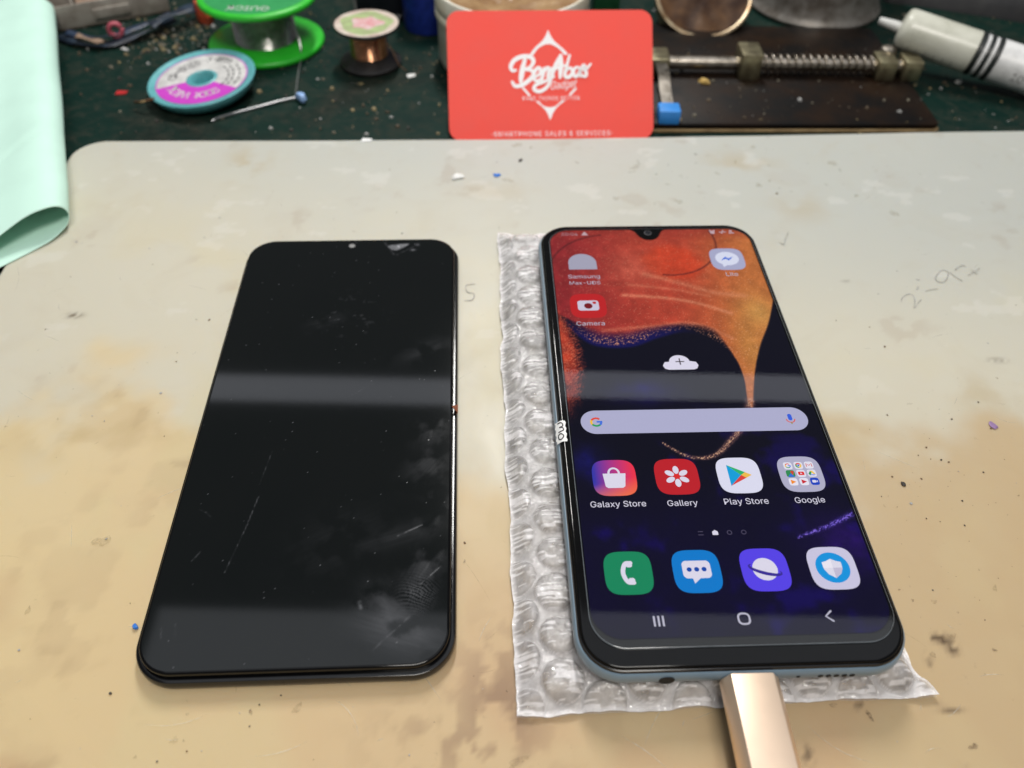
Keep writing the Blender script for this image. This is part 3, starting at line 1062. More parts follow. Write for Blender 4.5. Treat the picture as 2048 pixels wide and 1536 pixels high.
    # words ---------------------------------------------------------------
    for body, x, y, w, col in (('Galaxy Store', cols[0], -36.6, 13.9, UI_W), ('Gallery', cols[1], -36.7, 7.6, UI_W), ('Play Store', cols[2], -36.6, 11.2, UI_W),
                               ('Google', cols[3], -36.6, 7.6, UI_W), ('Samsung', -23.7, 51.0, 10.2, UI_SOFT), ('Max-UDS', -23.7, 48.1, 9.9, UI_SOFT),
                               ('Camera', -23.8, 29.2, 8.6, UI_SOFT), ('Lite', 24.5, 51.6, 3.9, UI_SOFT), ('20:04', -26.6, 73.6, 5.6, tuple(lin((168, 140, 150))))):
        done(Flat(Z).text(body, x, y, width=w, col=col), 'screen_text')
    # status icons
    f = Flat(Z)
    sc = tuple(lin((196, 168, 176)))
    f.poly([(-22.6, 72.9), (-20.2, 72.9), (-21.4, 75.0)], sc)
    done(f, 'status_icon')
    f = Flat(Z)
    f.poly(rrect(1.5, 1.7, .4, 4, 22.6, 73.9), sc).poly(circle(21.9, 74.8, .35, 10), sc).poly(circle(23.3, 74.8, .35, 10), sc)
    f.ribbon([(25.0, 73.9), (27.2, 73.9)], .4, sc).ribbon([(26.4, 74.9), (25.6, 72.9)], .35, sc)
    f.poly(rrect(1.9, .6, .2, 3, 29.0, 73.3), sc).poly(rrect(1.0, 1.0, .3, 3, 28.9, 74.3), sc)
    done(f, 'status_icon')
    # cloud with a plus
    f = Flat(Z)
    cx, cy = .55, 12.0
    f.poly([(cx - 5.2, cy - 1.0), (cx - 4.4, cy + .4), (cx - 3.1, cy + .5)] + [(cx + 3.0 * math.cos(a) - .1, cy + .4 + 2.7 * math.sin(a)) for a in np.linspace(PI - .1, .1, 18)]
           + [(cx + 3.4, cy + .6), (cx + 4.7, cy + .3), (cx + 5.2, cy - 1.0), (cx + 4.6, cy - 2.3), (cx + 3.6, cy - 2.7), (cx - 3.6, cy - 2.7), (cx - 4.7, cy - 2.3)], UI_W)
    f.ribbon([(cx - 1.3, cy + .5), (cx + 1.3, cy + .5)], .36, tuple(lin((60, 50, 60))), cap=False)
    f.ribbon([(cx, cy + 1.8), (cx, cy - .8)], .36, tuple(lin((60, 50, 60))), cap=False)
    done(f, 'cloud_icon')
    # search bar
    f = Flat(Z)
    f.poly(rrect(62.2, 8.2, 4.1, 14, .7, -9.8), tuple(lin((176, 176, 208))))
    x, y = -26.2, -9.8
    for a0, a1, cc in ((45, 150, (226, 76, 58)), (150, 215, (244, 190, 60)), (215, 315, (46, 158, 92)), (315, 365, (62, 112, 220))):
        f.ribbon([(x + 1.35 * math.cos(a), y + 1.35 * math.sin(a)) for a in np.radians(np.linspace(a0, a1, 10))], .62, c8(*cc), cap=False)
    f.ribbon([(x + .1, y + .05), (x + 1.65, y + .05)], .55, c8(62, 112, 220), cap=False)
    x = 27.0
    f.poly(rrect(1.15, 2.3, .57, 6, x, y + .5), c8(56, 96, 220))
    f.ribbon([(x + 1.15 * math.cos(a), y - .2 + 1.15 * math.sin(a)) for a in np.linspace(PI, 2 * PI, 12)], .32, c8(220, 96, 84), cap=False)
    f.ribbon([(x, y - 1.3), (x, y - 1.95)], .34, c8(150, 140, 60), cap=False)
    done(f, 'search_bar')
    # page markers and navigation keys
    dim = tuple(lin((84, 78, 104)))
    f = Flat(Z)
    for k in (-.45, .45):
        f.ribbon([(-5.2, -45.35 + k), (-3.9, -45.35 + k)], .16, dim, cap=False)
    done(f, 'page_marker')
    done(Flat(Z).poly([(-1.7, -45.9), (-1.7, -45.0), (-1.0, -44.5), (-.3, -45.0), (-.3, -45.9)], UI_W), 'page_marker')
    for x in (2.5, 6.0):
        done(Flat(Z).ribbon(circle(x, -45.3, .55, 20), .16, dim, closed=True), 'page_marker')
    f = Flat(Z)
    for k in (-1, 0, 1):
        f.ribbon([(-18.3 + k * 1.0, -66.5), (-18.3 + k * 1.0, -69.0)], .42, UI_SOFT, cap=False)
    done(f, 'navigation_key')
    done(Flat(Z).ribbon(rrect(2.5, 2.5, .9, 5, .9, -67.7), .42, UI_SOFT, closed=True), 'navigation_key')
    done(Flat(Z).ribbon([(20.9, -66.4), (19.5, -67.6), (20.9, -68.8)], .42, UI_SOFT), 'navigation_key')


def build_phone():
    x, y, a, ztop = 48.4 + .3, 152.3, 0.0497, 14.6
    zt = 7.75
    root = empty('smartphone', (x, y, ztop - zt), a)
    tag(root, 'lit smartphone in pale blue frame lying on bubble wrap with a cable plugged in', 'smartphone')
    w, h, r = 74.6, 159.3, 10.4
    b = MB()
    b.slab(w, h, r, [(4.5, 0), (2.5, .5), (1.1, 1.4), (.35, 2.6), (0, 4.0), (.06, 5.0), (.3, 6.0), (.6, 6.35), (.75, 6.35), (.75, 5.6)], cap1=False, n=16)
    b.obj('frame', M['blue_frame'], root, smooth=40)
    b = MB()
    b.slab(w, h, r, [(.8, 5.4), (.8, 6.75), (.95, 7.02), (1.2, 7.1), (1.4, 7.0)], cap0=False, cap1=False, n=16)
    b.obj('black_rim', M['black_rim'], root, smooth=40)
    b = MB()
    b.slab(w, h, r, [(1.35, 6.0), (1.35, 7.3), (1.45, 7.55), (1.7, 7.71), (2.0, 7.75), (2.12, 7.75), (2.6, 7.75)], n=16)
    b.obj('cover_glass', M['black_gloss'], root, smooth=50)
    # display
    nu, nv = 270, 580
    us = np.linspace(DCX - DW / 2 - .3, DCX + DW / 2 + .3, nu)
    vs = np.linspace(DCY - DH / 2 - .3, DCY + DH / 2 + .3, nv)
    U, V = np.meshgrid(us, vs)
    C = wallpaper(U, V)
    b = MB()
    idx = np.arange(nu * nv).reshape(nv, nu)
    F = np.stack([idx[:-1, :-1], idx[:-1, 1:], idx[1:, 1:], idx[1:, :-1]], -1).reshape(-1, 4)
    qx, qy = np.abs(U - DCX) - (DW / 2 - 7.2), np.abs(V - DCY) - (DH / 2 - 7.2)
    keep = (np.hypot(np.maximum(qx, 0), np.maximum(qy, 0)) < 7.5).ravel()
    F = F[keep[F].all(1)]                                   # nothing of the panel beyond its rounded corners
    b.add(np.stack([U, V, np.full(U.shape, 7.82)], -1).reshape(-1, 3).tolist(), F.tolist(), 0, C.reshape(-1, 3).tolist())
    disp = b.obj('display', M['screen'], root, smooth=0)
    phone_ui(disp)
    # tempered glass stuck over the display
    b = MB()
    pw, ph, pcy = 68.9, 150.2, 1.0
    b.slab(pw, ph, 8.0, [(0, 7.78), (0, 8.05), (.08, 8.13), (.16, 8.16)], 1, cx=DCX, cy=pcy, cap0=False, cap1=False, n=14)
    b.add([(px_, py_, 8.16) for px_, py_ in rrect(pw - .32, ph - .32, 7.84, 14, DCX, pcy)], [tuple(range(60))], 0)
    b.obj('screen_protector', [M['protector'], M['glass_edge']], root, smooth=0)
    b = MB()
    b.lathe([(1.35, 0), (1.35, .05), (1.0, .07)], 1, 28, cap1=False)
    b.lathe([(1.0, .03), (.5, .06), (.05, .07)], 0, 28)
    b.obj('camera_lens', [M['lens'], M['lens_ring']], root, loc=(.35, 73.9, 7.83))
    # openings along the near edge
    ey = -h / 2 - .02
    def hole(name, hx, hz, rr, rz=None):
        q = MB()
        q.rings([[(hx + rr * math.cos(t), ey + d, hz + (rz or rr) * math.sin(t)) for t in np.linspace(0, 2 * PI, 22, False)] for d in (0.05, -.035)], 0)
        return q.obj(name, M['hole'], root, smooth=0)
    hole('headphone_socket', -17.9, 4.1, 1.75)
    hole('microphone_hole', 10.9, 4.1, .45)
    for k in range(5):
        hole('speaker_hole', 15.8 + k * 1.75, 4.1, .62)
    # warranty paper folded over the long edge
    f = MB()
    pts = [(-37.25, 6.3), (-36.65, 6.95), (-36.15, 7.5), (-35.7, 7.76), (-34.6, 7.80)]
    ys_ = np.linspace(-16.2, -9.0, 12)
    V_, F_ = [], []
    for i, yy in enumerate(ys_):
        for j, (px_, pz_) in enumerate(pts):
            jag = .16 * math.sin(i * 2.1) if j in (0, 4) else 0
            V_.append((px_ + jag, yy, pz_ + .05))
    for i in range(11):
        for j in range(4):
            q = i * 5 + j
            F_.append((q, q + 1, q + 6, q + 5))
    f.add(V_, F_, 0)
    st = f.obj('paper_sticker', M['sticker'], root, smooth=60)
    g = Flat(7.30, .01)
    q = MB()
    def on(sv, yy):                                         # the handwriting lies on the folded paper
        t = min(max(sv, 0), .999) * 4
        j = int(t)
        p, p2 = pts[j], pts[j + 1]
        return (p[0] + (p2[0] - p[0]) * (t - j), yy, p[1] + (p2[1] - p[1]) * (t - j) + .09)
    for loop in ([(.25, -9.6), (.75, -9.8), (.8, -11), (.45, -11.2), (.8, -11.5), (.8, -12.5), (.3, -12.7)],
                 [(.25, -13.6), (.55, -13.4), (.8, -14.0), (.75, -15.0), (.45, -15.3), (.25, -14.6), (.25, -13.6)]):
        q.tube([on(*p) for p in spline(loop, 6)], .17, 6)
    q.obj('handwriting', M['ink'], st)
    return root


phone = build_phone()


# ------------------------------------------------------------------ charging plug
def build_plug():
    # axis follows the phone's own length, socket end inside the frame's opening
    q = phone.matrix_basis.copy()
    root = empty('charging_cable', (0, 0, 0))
    tag(root, 'rose gold metal charging plug pushed into the bottom of the lit phone', 'charging cable')
    o = Vector((48.7, 152.0, 14.6 - 7.75))
    a = 0.0497
    ux, uy = Vector((math.cos(a), math.sin(a), 0)), Vector((-math.sin(a), math.cos(a), 0))
    root.location = (o + ux * .1 + uy * -79.3 + Vector((0, 0, 3.7))) * S
    root.rotation_euler = (0, 0, a - math.radians(0.2))
    b = MB()
    half = [(-4.4, 3.45), (-4.6, 3.42), (-4.85, 3.2), (-6.05, 1.3), (-6.2, .95), (-6.35, .5), (-6.35, -.8), (-6.2, -1.3), (-5.6, -2.7), (-5.2, -3.1), (-4.4, -3.4)]
    prof = half + [(-x, z) for x, z in reversed(half)]
    def sec(k, y):
        return [(x * k, y, z * k) for x, z in prof]
    b.rings([sec(.90, -.05), sec(.97, -.18), sec(1.0, -.5), sec(1.0, -34), sec(.96, -34.6)])
    b.obj('plug_shell', M['rose_gold'], root, smooth=24)
    b = MB()
    b.slab(8.2, 2.5, 1.2, [(0, 0), (0, 4.5)], n=5)
    tip = b.obj('plug_tip', M['steel'], root, rot=(-PI / 2, 0, 0), loc=(0, -.05, 0))
    b = MB()
    b.tube([(0, -34.5, 0), (0, -60, -1), (2, -110, -6), (8, -180, -8)], 1.9, 12)
    b.obj('cord', M['white_crumb'], root)
    return root


build_plug()


# ------------------------------------------------------------------ bubble wrap
def build_bubble_wrap():
    o = Vector((48.7, 152.0, 0))
    root = empty('bubble_wrap', (0, 0, 0))
    tag(root, 'clear bubble wrap sheet lying flat beneath the lit phone', 'bubble wrap')
    TL, TR, BR, BL = (-6.5, 241.5), (80, 243), (93.4, 73.6), (2.6, 66.8)
    nx, ny = 360, 640
    s = np.linspace(0, 1, nx)
    t = np.linspace(0, 1, ny)
    Sx, T = np.meshgrid(s, t)
    X = (BL[0] * (1 - Sx) + BR[0] * Sx) * (1 - T) + (TL[0] * (1 - Sx) + TR[0] * Sx) * T
    Y = (BL[1] * (1 - Sx) + BR[1] * Sx) * (1 - T) + (TL[1] * (1 - Sx) + TR[1] * Sx) * T
    # wavy cut edges
    eL = .9 * (fbm(T * 26, T * 0, 3, 3) - .5)
    eR = .9 * (fbm(T * 24, T * 0 + 5, 4, 3) - .5)
    eB = .7 * (fbm(Sx * 14, Sx * 0 + 9, 5, 3) - .5)
    X = X + 2.0 * eL * sm(.12, 0, Sx) + 2.0 * eR * sm(.88, 1, Sx)
    Y = Y + 1.6 * eB * sm(.07, 0, T) + 2 * eB * sm(.95, 1, T)
    X = X + 4.6 * np.exp(-T / .055) * sm(.75, 1, Sx)        # the near corner flares out
    # hexagonal field of bubbles in the sheet's own axes
    a = math.radians(3.2)
    u = (X - BL[0]) * math.cos(a) + (Y - BL[1]) * math.sin(a)
    v = -(X - BL[0]) * math.sin(a) + (Y - BL[1]) * math.cos(a)
    pitch, R = 10.9, 5.0
    rowh = pitch * math.sqrt(3) / 2
    h = np.zeros(u.shape)
    white = np.full(u.shape, .54)
    for col in range(-1, 13):                               # columns run along the long side
        cu = 1.4 + col * rowh
        vv = v - (pitch / 2 if col % 2 else 0) - 1.5
        k = np.round(vv / pitch)
        rid = hash2(k + 40, k * 0 + col + 40, 77)
        du = u - cu + (rid - .5) * .9
        dv = vv - k * pitch + (hash2(k + 40, k * 0 + col + 40, 78) - .5) * .9
        d = np.hypot(du, dv) / (R * (.94 + .1 * rid))
        full = .72 + .5 * hash2(k + 40, k * 0 + col + 40, 79)
        dome = np.clip(1 - np.clip(d, 0, 1) ** 5.0, 0, 1) ** .8
        crumple = 1 - .30 * fbm(du * .42 + 9 * rid, dv * .42 + 7 * rid, 91, 3) * (d < 1)
        h = np.maximum(h, dome * 2.1 * full * crumple * 1.15)
        inn = sm(1.0, .9, d)
        shine_streak = sm(.60, .74, vnoise(du * .35 + 11 * rid, dv * 2.2 + 5 * rid, 95)) * .50  # wrinkle highlights painted into the film's milky share
        white = white * (1 - inn) + (.26 + .26 * fbm(du * .5 + 9 * rid, dv * .9, 96, 3) + shine_streak) * inn
        white = np.maximum(white, .78 * np.exp(-((d - .97) / .045) ** 2))
    wr = fbm(X / 5, Y / 5, 20, 4) - .5
    white = white + .5 * (fbm(X / 3, Y / 3, 23, 4) - .5)
    inside_edge = np.minimum(np.minimum(Sx * 95, (1 - Sx) * 95), np.minimum(T * 175, (1 - T) * 175))
    white = np.clip(white + .35 * sm(1.6, 0, inside_edge), .08, .9)
    lift = sm(0, 7, inside_edge)
    lower = 2.6 * lift + .55 + .9 * wr * lift
    upper = lower + .5 + h * (.35 + .65 * sm(0, 5, inside_edge)) + .5 * wr
    # the phone presses the bubbles down under it
    pu = (X - o.x) * math.cos(.0497) + (Y - o.y) * math.sin(.0497)
    pv = -(X - o.x) * math.sin(.0497) + (Y - o.y) * math.cos(.0497)
    under = np.maximum(np.abs(pu) - 35.4, np.abs(pv) - 77.2)
    lim = 6.72 + .55 * np.clip(under, 0, 30)
    ridge = 1 - np.abs(2 * fbm(X / 2.6 + 3, Y / 1.5, 27, 3) - 1)
    upper = upper + .30 * ridge ** 3 * lift
    upper = np.minimum(upper, lim)
    lower = np.minimum(lower, upper - .35)
    lower = np.maximum(lower, .30)
    upper = np.maximum(upper, lower + .12)
    idx = np.arange(nx * ny).reshape(ny, nx)
    F = np.stack([idx[:-1, :-1], idx[:-1, 1:], idx[1:, 1:], idx[1:, :-1]], -1).reshape(-1, 4).tolist()
    b = MB()
    b.add(np.stack([X, Y, upper], -1).reshape(-1, 3).tolist(), F, 0, np.repeat(white.reshape(-1, 1), 3, 1).tolist())
    b.obj('bubble_film', M['film'], root, smooth=80)
    b = MB()
    b.add(np.stack([X, Y, lower], -1).reshape(-1, 3).tolist(), F)
    b.obj('backing_film', M['film_back'], root, smooth=80)
    return root


build_bubble_wrap()


# ------------------------------------------------------------------ the dark replacement screen
def build_dark_screen():
    root = empty('phone_screen', (-52.5, 152.5, .2), 0.0559)
    tag(root, 'unlit black phone screen with scratched glass lying directly on the mat', 'phone screen')
    w, h, r = 73.6, 159.0, 10.2
    b = MB()
    b.slab(w, h, r, [(1.0, 0), (.2, .6), (0, 1.4), (0, 3.0), (.25, 3.5), (.8, 3.7), (1.3, 3.6), (1.3, 2.6)], cap1=False, n=16)
    b.obj('frame', M['black_rim'], root, smooth=40)
    # glass slab: bevelled rim, then a fine sheet that carries the dust and scratches
    gw, gh, gr = w - 2.7, h - 2.7, r - 1.35
    zt = 5.75
    b = MB()
    b.slab(gw, gh, gr, [(0, 2.8), (0, 5.3), (.12, 5.55), (.35, 5.7), (.7, zt)], cap0=True, cap1=False, n=16)
    b.obj('glass_rim', M['black_gloss'], root, smooth=60)
    # sheet over the flat: grid squeezed to the rounded outline
    nu, nv = 250, 520
    sw, shh, sr = gw - 1.4, gh - 1.4, gr - .7
    us, vs = np.linspace(-sw / 2, sw / 2, nu), np.linspace(-shh / 2, shh / 2, nv)
    U, V = np.meshgrid(us, vs)
    qx, qy = np.abs(U) - (sw / 2 - sr), np.abs(V) - (shh / 2 - sr)
    corner = (qx > 0) & (qy > 0)
    k = np.where(corner, np.maximum(qx, qy) / np.maximum(np.hypot(qx, qy), 1e-6), 1)
    U = np.where(corner, np.sign(U) * (sw / 2 - sr + qx * k), U)
    V = np.where(corner, np.sign(V) * (shh / 2 - sr + qy * k), V)
    D = np.zeros(U.shape)
    rnd = RNG.random(U.shape)
    n1, n2 = fbm(U / 5, V / 5, 61, 4), fbm(U / 1.6, V / 1.6, 62, 3)
    # smears and finger marks in the near corner and along one long side
    def cloud(cu, cv, ru, rv, am, ang, st=5.0):
        c_, s_ = math.cos(ang), math.sin(ang)
        a_, b_ = (U - cu) * c_ + (V - cv) * s_, -(U - cu) * s_ + (V - cv) * c_
        soft = fbm(a_ / 4.5 + cu, b_ / 4.5, 63, 4)
        fine = fbm(a_ / st + cv, b_ / .55, 64, 3)
        return 1.25 * am * np.exp(-((a_ / ru) ** 2 + (b_ / rv) ** 2) * 1.2) * sm(.34, .66, soft) * (.45 + .75 * fine)
    D += cloud(24, -69, 10, 5, .085, -.35) + cloud(20, -62, 6, 4, .05, -.8) + cloud(29.5, -52, 9, 4, .055, 1.1)
    D += cloud(31, -36, 8, 4, .035, 1.2) + cloud(29, -22, 7, 5, .03, .9) + cloud(30, -8, 8, 5, .03, 1.4) + cloud(27, 22, 9, 4, .022, .4)
    D += cloud(8, -45, 12, 8, .012, .5) + cloud(-5, 36, 6, 4, .02, .3) + cloud(22, -44, 10, 3, .02, .3, 9)
    fp = np.exp(-(((U - 28) / 4.2) ** 2 + ((V + 60) / 4.6) ** 2) * 1.3)
    wv = (V + 60) * .9 + .055 * (U - 24) ** 2 + 1.6 * (fbm(U / 4, V / 4, 66, 2) - .5)
    D += .085 * fp * (np.sin(wv * 8.2) > .0) * (.4 + n1)
    # specks
    D += .24 * (rnd > .9989) * RNG.random(U.shape) ** 2
    D += .05 * sm(.70, .80, n2) * np.exp(-(((U - 2) / 8) ** 2 + ((V - 38) / 8) ** 2))
    # scratches
    for pts, wd, am in (([(-19.4, -53), (-16.5, -40), (-15, -31)], .16, .28), ([(-15.4, -27), (-13.8, -16)], .14, .16), ([(-28, -49.5), (-26.6, -47.2)], .2, .45),
                        ([(-29.5, -34.5), (-27.5, -35.5), (-26, -37)], .16, .2), ([(22, -44), (28, -41)], .3, .28), ([(28, -58), (33, -53)], .22, .25),
                        ([(18, -74), (26, -66)], .3, .2), ([(6, 4), (12, 9)], .16, .15), ([(11, 76), (14.5, 69.5)], .4, .16), ([(15.5, 69.2), (21, 73.5)], .3, .14),
                        ([(-31.2, -66.5), (-30.6, -69.5)], .18, .18), ([(-28.2, -66), (-27.4, -69)], .18, .18), ([(14, -62), (14.4, -63.5)], .5, .35)):
        d, fr = seg_dist(U, V, pts)
        D += .30 * am * np.exp(-(d / (wd * .8)) ** 2) * (.2 + 1.1 * sm(.35, .65, fbm(U / 1.2, V / 1.2, 68, 3)))
    # the shattered spot by the far edge
    sp = spline([(12.3, 74.6), (18.6, 75.6), (19.4, 74.6), (15.6, 71.6), (13.0, 72.4)], 4, True)
    s_ = sdist(U, V, sp)
    D += (.30 + .45 * (n2 > .55)) * sm(-.1, .5, s_) * (.35 + .8 * fbm(U / .9, V / .9, 70, 3))
    D += .3 * np.exp(-(np.hypot(U - 22.4, V - 74.6) / .7) ** 2) * n2 + .2 * np.exp(-(np.hypot((U - 21) / 1.6, V - 71.8) / .5) ** 2)
    D = np.clip(D, 0, 1)
    b = MB()
    idx = np.arange(nu * nv).reshape(nv, nu)
    F = np.stack([idx[:-1, :-1], idx[:-1, 1:], idx[1:, 1:], idx[1:, :-1]], -1).reshape(-1, 4)
    b.add(np.stack([U, V, np.full(U.shape, zt)], -1).reshape(-1, 3).tolist(), F.tolist(), 0, np.repeat(D.reshape(-1, 1), 3, 1).tolist())
    b.obj('cover_glass', M['dusty_glass'], root, smooth=0)
    b = MB()
    b.lathe([(1.25, 0), (1.25, .04), (.95, .06)], 1, 26, cap1=False)
    b.lathe([(.95, .03), (.05, .05)], 0, 26)
    b.obj('camera_hole', [M['grey_plastic'], M['lens_ring']], root, loc=(-.4, 74.6, zt + .01))
    b = MB()
    b.rings([[(36.95, -2.6, 4.6), (35.2, -1.0, 5.76), (36.95, .6, 4.6)], [(36.2, -2.3, 3.4), (36.2, -1.0, 3.4), (36.2, .3, 3.4)]])
    b.obj('copper_contact', mat('contact', (.45, .16, .09), .4, metal=.5), root, smooth=0)
    return root


build_dark_screen()


# ------------------------------------------------------------------ business card leaning on the jar
def build_card():
    cw, ch, th = 89.0, 55.0, .45
    bl, br = at(893, 283, BZ), at(1311, 278, BZ)
    ex = (br - bl).normalized()
    lean = math.radians(44)
    back = Vector((-ex.y, ex.x, 0))
    ey = (Vector((0, 0, 1)) * math.cos(lean) + back * math.sin(lean)).normalized()
    ez = ex.cross(ey).normalized()
    mid = (bl + br) / 2
    o = mid + ex * .2 + ey * (ch / 2 - .6) + Vector((0, 0, .8))
    root = empty('business_card')
    mw = Matrix.Identity(4)
    for i in range(3):
        mw[i][0], mw[i][1], mw[i][2], mw[i][3] = ex[i], ey[i], ez[i], o[i] * S
    root.matrix_world = mw
    tag(root, 'red business card with white lettering propped up against the white jar', 'business card')
    b = MB()
    b.slab(cw, ch, 5.4, [(.08, -th), (0, -th + .08), (0, -.08), (.08, 0)], n=10)
    b.obj('card_sheet', M['card'], root, smooth=40)

    def q(X, Y):
        return ((X - 1367) / 1157 * cw, ch / 2 - (Y - 88) / 678 * (ch - 1.5))
    f = Flat(.05, .006)
    f.poly([q(*p) for p in spline([(1248, 326), (1282, 285), (1318, 255), (1340, 225), (1355, 192)], 5)] + [q(*p) for p in spline([(1357, 197), (1372, 228), (1392, 255), (1428, 285), (1466, 322)], 5)]
           + [q(*p) for p in spline([(1446, 328), (1410, 290), (1356, 268), (1302, 288), (1268, 328)], 5)])
    f.poly([q(*p) for p in spline([(1278, 576), (1312, 602), (1340, 635), (1358, 678)], 5)] + [q(*p) for p in spline([(1360, 674), (1378, 635), (1402, 604), (1446, 572)], 5)]
           + [q(*p) for p in spline([(1426, 572), (1392, 600), (1358, 608), (1322, 600), (1294, 574)], 5)])
    f.ribbon([q(1206, 500), q(1246, 546)], .95, cap=False).ribbon([q(1508, 506), q(1470, 544)], .95, cap=False)
    W_ = 1.9
    for pts, w in (([(1222, 352), (1208, 400), (1200, 440), (1196, 468)], 2.3),
                   ([(1168, 408), (1150, 408), (1142, 385), (1165, 352), (1212, 334), (1255, 338), (1270, 362), (1250, 392), (1214, 404)], W_),
                   ([(1218, 404), (1256, 408), (1270, 432), (1240, 464), (1200, 488), (1165, 492), (1148, 470)], W_),
                   ([(1272, 446), (1300, 432), (1310, 408), (1296, 396), (1276, 416), (1270, 448), (1286, 466), (1314, 452)], 1.6),
                   ([(1330, 398), (1322, 430), (1314, 464)], 1.7), ([(1320, 432), (1344, 398), (1358, 404), (1350, 446), (1366, 452)], 1.6),
                   ([(1376, 398), (1370, 446), (1346, 496), (1304, 522), (1272, 512), (1280, 488), (1330, 470), (1384, 444)], 1.6),
                   ([(1366, 452), (1394, 384), (1424, 330)], 1.8), ([(1424, 330), (1424, 390), (1418, 448)], 2.1), ([(1352, 408), (1400, 398), (1446, 384)], 1.3),
                   ([(1474, 330), (1456, 390), (1446, 440), (1470, 446), (1490, 420), (1476, 398), (1452, 412)], 1.6),
                   ([(1532, 398), (1508, 396), (1494, 420), (1504, 444), (1524, 430), (1536, 398), (1532, 440), (1546, 438)], 1.5),
                   ([(1592, 378), (1566, 404), (1556, 384), (1546, 396), (1566, 420), (1562, 444), (1540, 440)], 1.5)):
        pp = spline([q(*p) for p in pts], 7)
        n = len(pp)
        f.ribbon(pp, [w * (.62 + .38 * math.sin(PI * (i + .6) / n)) for i in range(n)])
    f.text('Gadget', *q(1440, 492), width=11.6, height=4.3, shear=.45, rot=.10)
    f.text('MAKE THINGS BETTER', *q(1365, 560), width=24.8, height=1.75, spacing=1.25)
    f.text('\u00b7SMARTPHONE SALES & SERVICES\u00b7', *q(1368, 751), width=52.5, height=2.1, spacing=1.15)
    f.obj('card_lettering', M['card_print'], root, smooth=0)
    return root


build_card()


# ------------------------------------------------------------------ folded mint paper
def build_paper():
    near, far = at(139, 432, 5), at(112, 22, 5)
    ax = far - near
    ax.z = 0
    d0, d1 = Vector((-.62, -.78, 0)).normalized(), Vector((-.97, -.22, 0)).normalized()
    sec = [(110, 1.2), (75, .6), (40, .5), (18, .5), (8, 1.0), (2.6, 2.2), (.2, 5.0), (.4, 8.0), (2.6, 10.6), (6.5, 11.4), (13, 10.2), (24, 7.4), (36, 5.6), (60, 4.6), (85, 4.2), (112, 4.0)]
    sec = spline(sec, 6)
    nt_ = 130
    V, F = [], []
    for i in range(nt_ + 1):
        t = i / nt_
        p = near + ax * t
        d = (d0 * (1 - t) + d1 * t).normalized()
        wig = .5 * math.sin(t * 5.0) + .25 * math.sin(t * 17)
        for j, (a, z) in enumerate(sec):
            s_ = j / (len(sec) - 1)
            up = sm(.5, .75, s_)
            zz = z + up * (4.5 * t + .5 * math.sin(t * 7 + a * .08)) + .5 * up * math.sin(a * .12 + t * 4)
            zz -= up * .9 * math.exp(-((t - .30 + .0022 * a) / .008) ** 2) * max(0.0, 1 - a / 34)
            zz += up * .5 * math.exp(-((t - .33 + .0022 * a) / .014) ** 2) * max(0.0, 1 - a / 34)
            # near lip of the upper layer is cut a little further back
            q = p + d * a + ax.normalized() * ((up * 4.0 - (1 - up) * 2.5 * sm(0, 10, a)) * (1 - t) ** 2)
            V.append((q.x + wig * math.exp(-a / 10) * .6, q.y, zz))
    n = len(sec)
    for i in range(nt_):
        for j in range(n - 1):
            F.append((i * n + j, i * n + j + 1, (i + 1) * n + j + 1, (i + 1) * n + j))
    b = MB()
    b.add(V, F)
    o = b.obj('folded_paper', M['mint_paper'], smooth=70)
    so = o.modifiers.new('thickness', 'SOLIDIFY')
    so.thickness = .22 * S
    so.offset = 0
    tag(o, 'mint green sheet of paper folded over and lying across the mat corner', 'paper')


build_paper()


# ------------------------------------------------------------------ spools
def build_solder_spool():
    root = empty('solder_spool', (-127.5, 403.5, BZ))
    tag(root, 'bright green spool of shiny solder wire standing upright', 'solder spool')
    def flange(z0, name):
        b = MB()
        b.lathe([(10, z0), (27.6, z0), (28.5, z0 + .6), (28.7, z0 + 1.6), (28.4, z0 + 2.6), (27.6, z0 + 3.1), (10, z0 + 3.1)], n=72)
        return b.obj(name, M['green'], root, smooth=50)
    flange(0, 'flange')
    top = flange(22.6, 'flange')
    b = MB()
    prof = [(15.0, 3.0)]
    for k in range(19):
        z = 3.2 + k
        prof += [(14.7, z), (15.15, z + .25), (15.3, z + .5), (15.15, z + .75)]
    prof += [(15.0, 22.65)]
    b.lathe(prof, n=56)
    b.obj('solder_winding', M['solder'], root, smooth=60)
    f = Flat(25.76, .01)
    f.poly(circle(0, 0, 26.0, 60))
    f.poly(circle(0, 0, 25.6, 60), mi=2)
    f.poly(circle(0, 0, 7, 30), mi=3)
    P, F = text_geo('QUICK', width=20)
    f.add([(-p[0], -p[1] - 19, f.z) for p in P], F, 1)
    f.obj('flange_label', [M['green'], M['label_white'], M['green_label'], M['hole']], top, smooth=0)
    b = MB()
    b.tube(spline([(14.5, -6, 16), (17.5, -9, 13), (19.3, -11, 8), (20.6, -17, 2), (21.5, -30, .6), (24.5, -52, .6)], 8), .35, 6)
    b.obj('wire_end', M['wire'], root)


build_solder_spool()

# loose strand of solder and what lies on it
b = MB()
p = [at(424, 243, BZ + .4), at(436, 236, BZ + .5), at(470, 226, BZ + .6), at(520, 213, BZ + .8), at(560, 202, BZ + 1.0), at(598, 194, BZ + 1.2)]
b.tube(spline([tuple(x) for x in p], 6), .55, 8)
tag(b.obj('wire_strand', M['wire']), 'bent silver strand of solder lying on the green bench', 'wire')


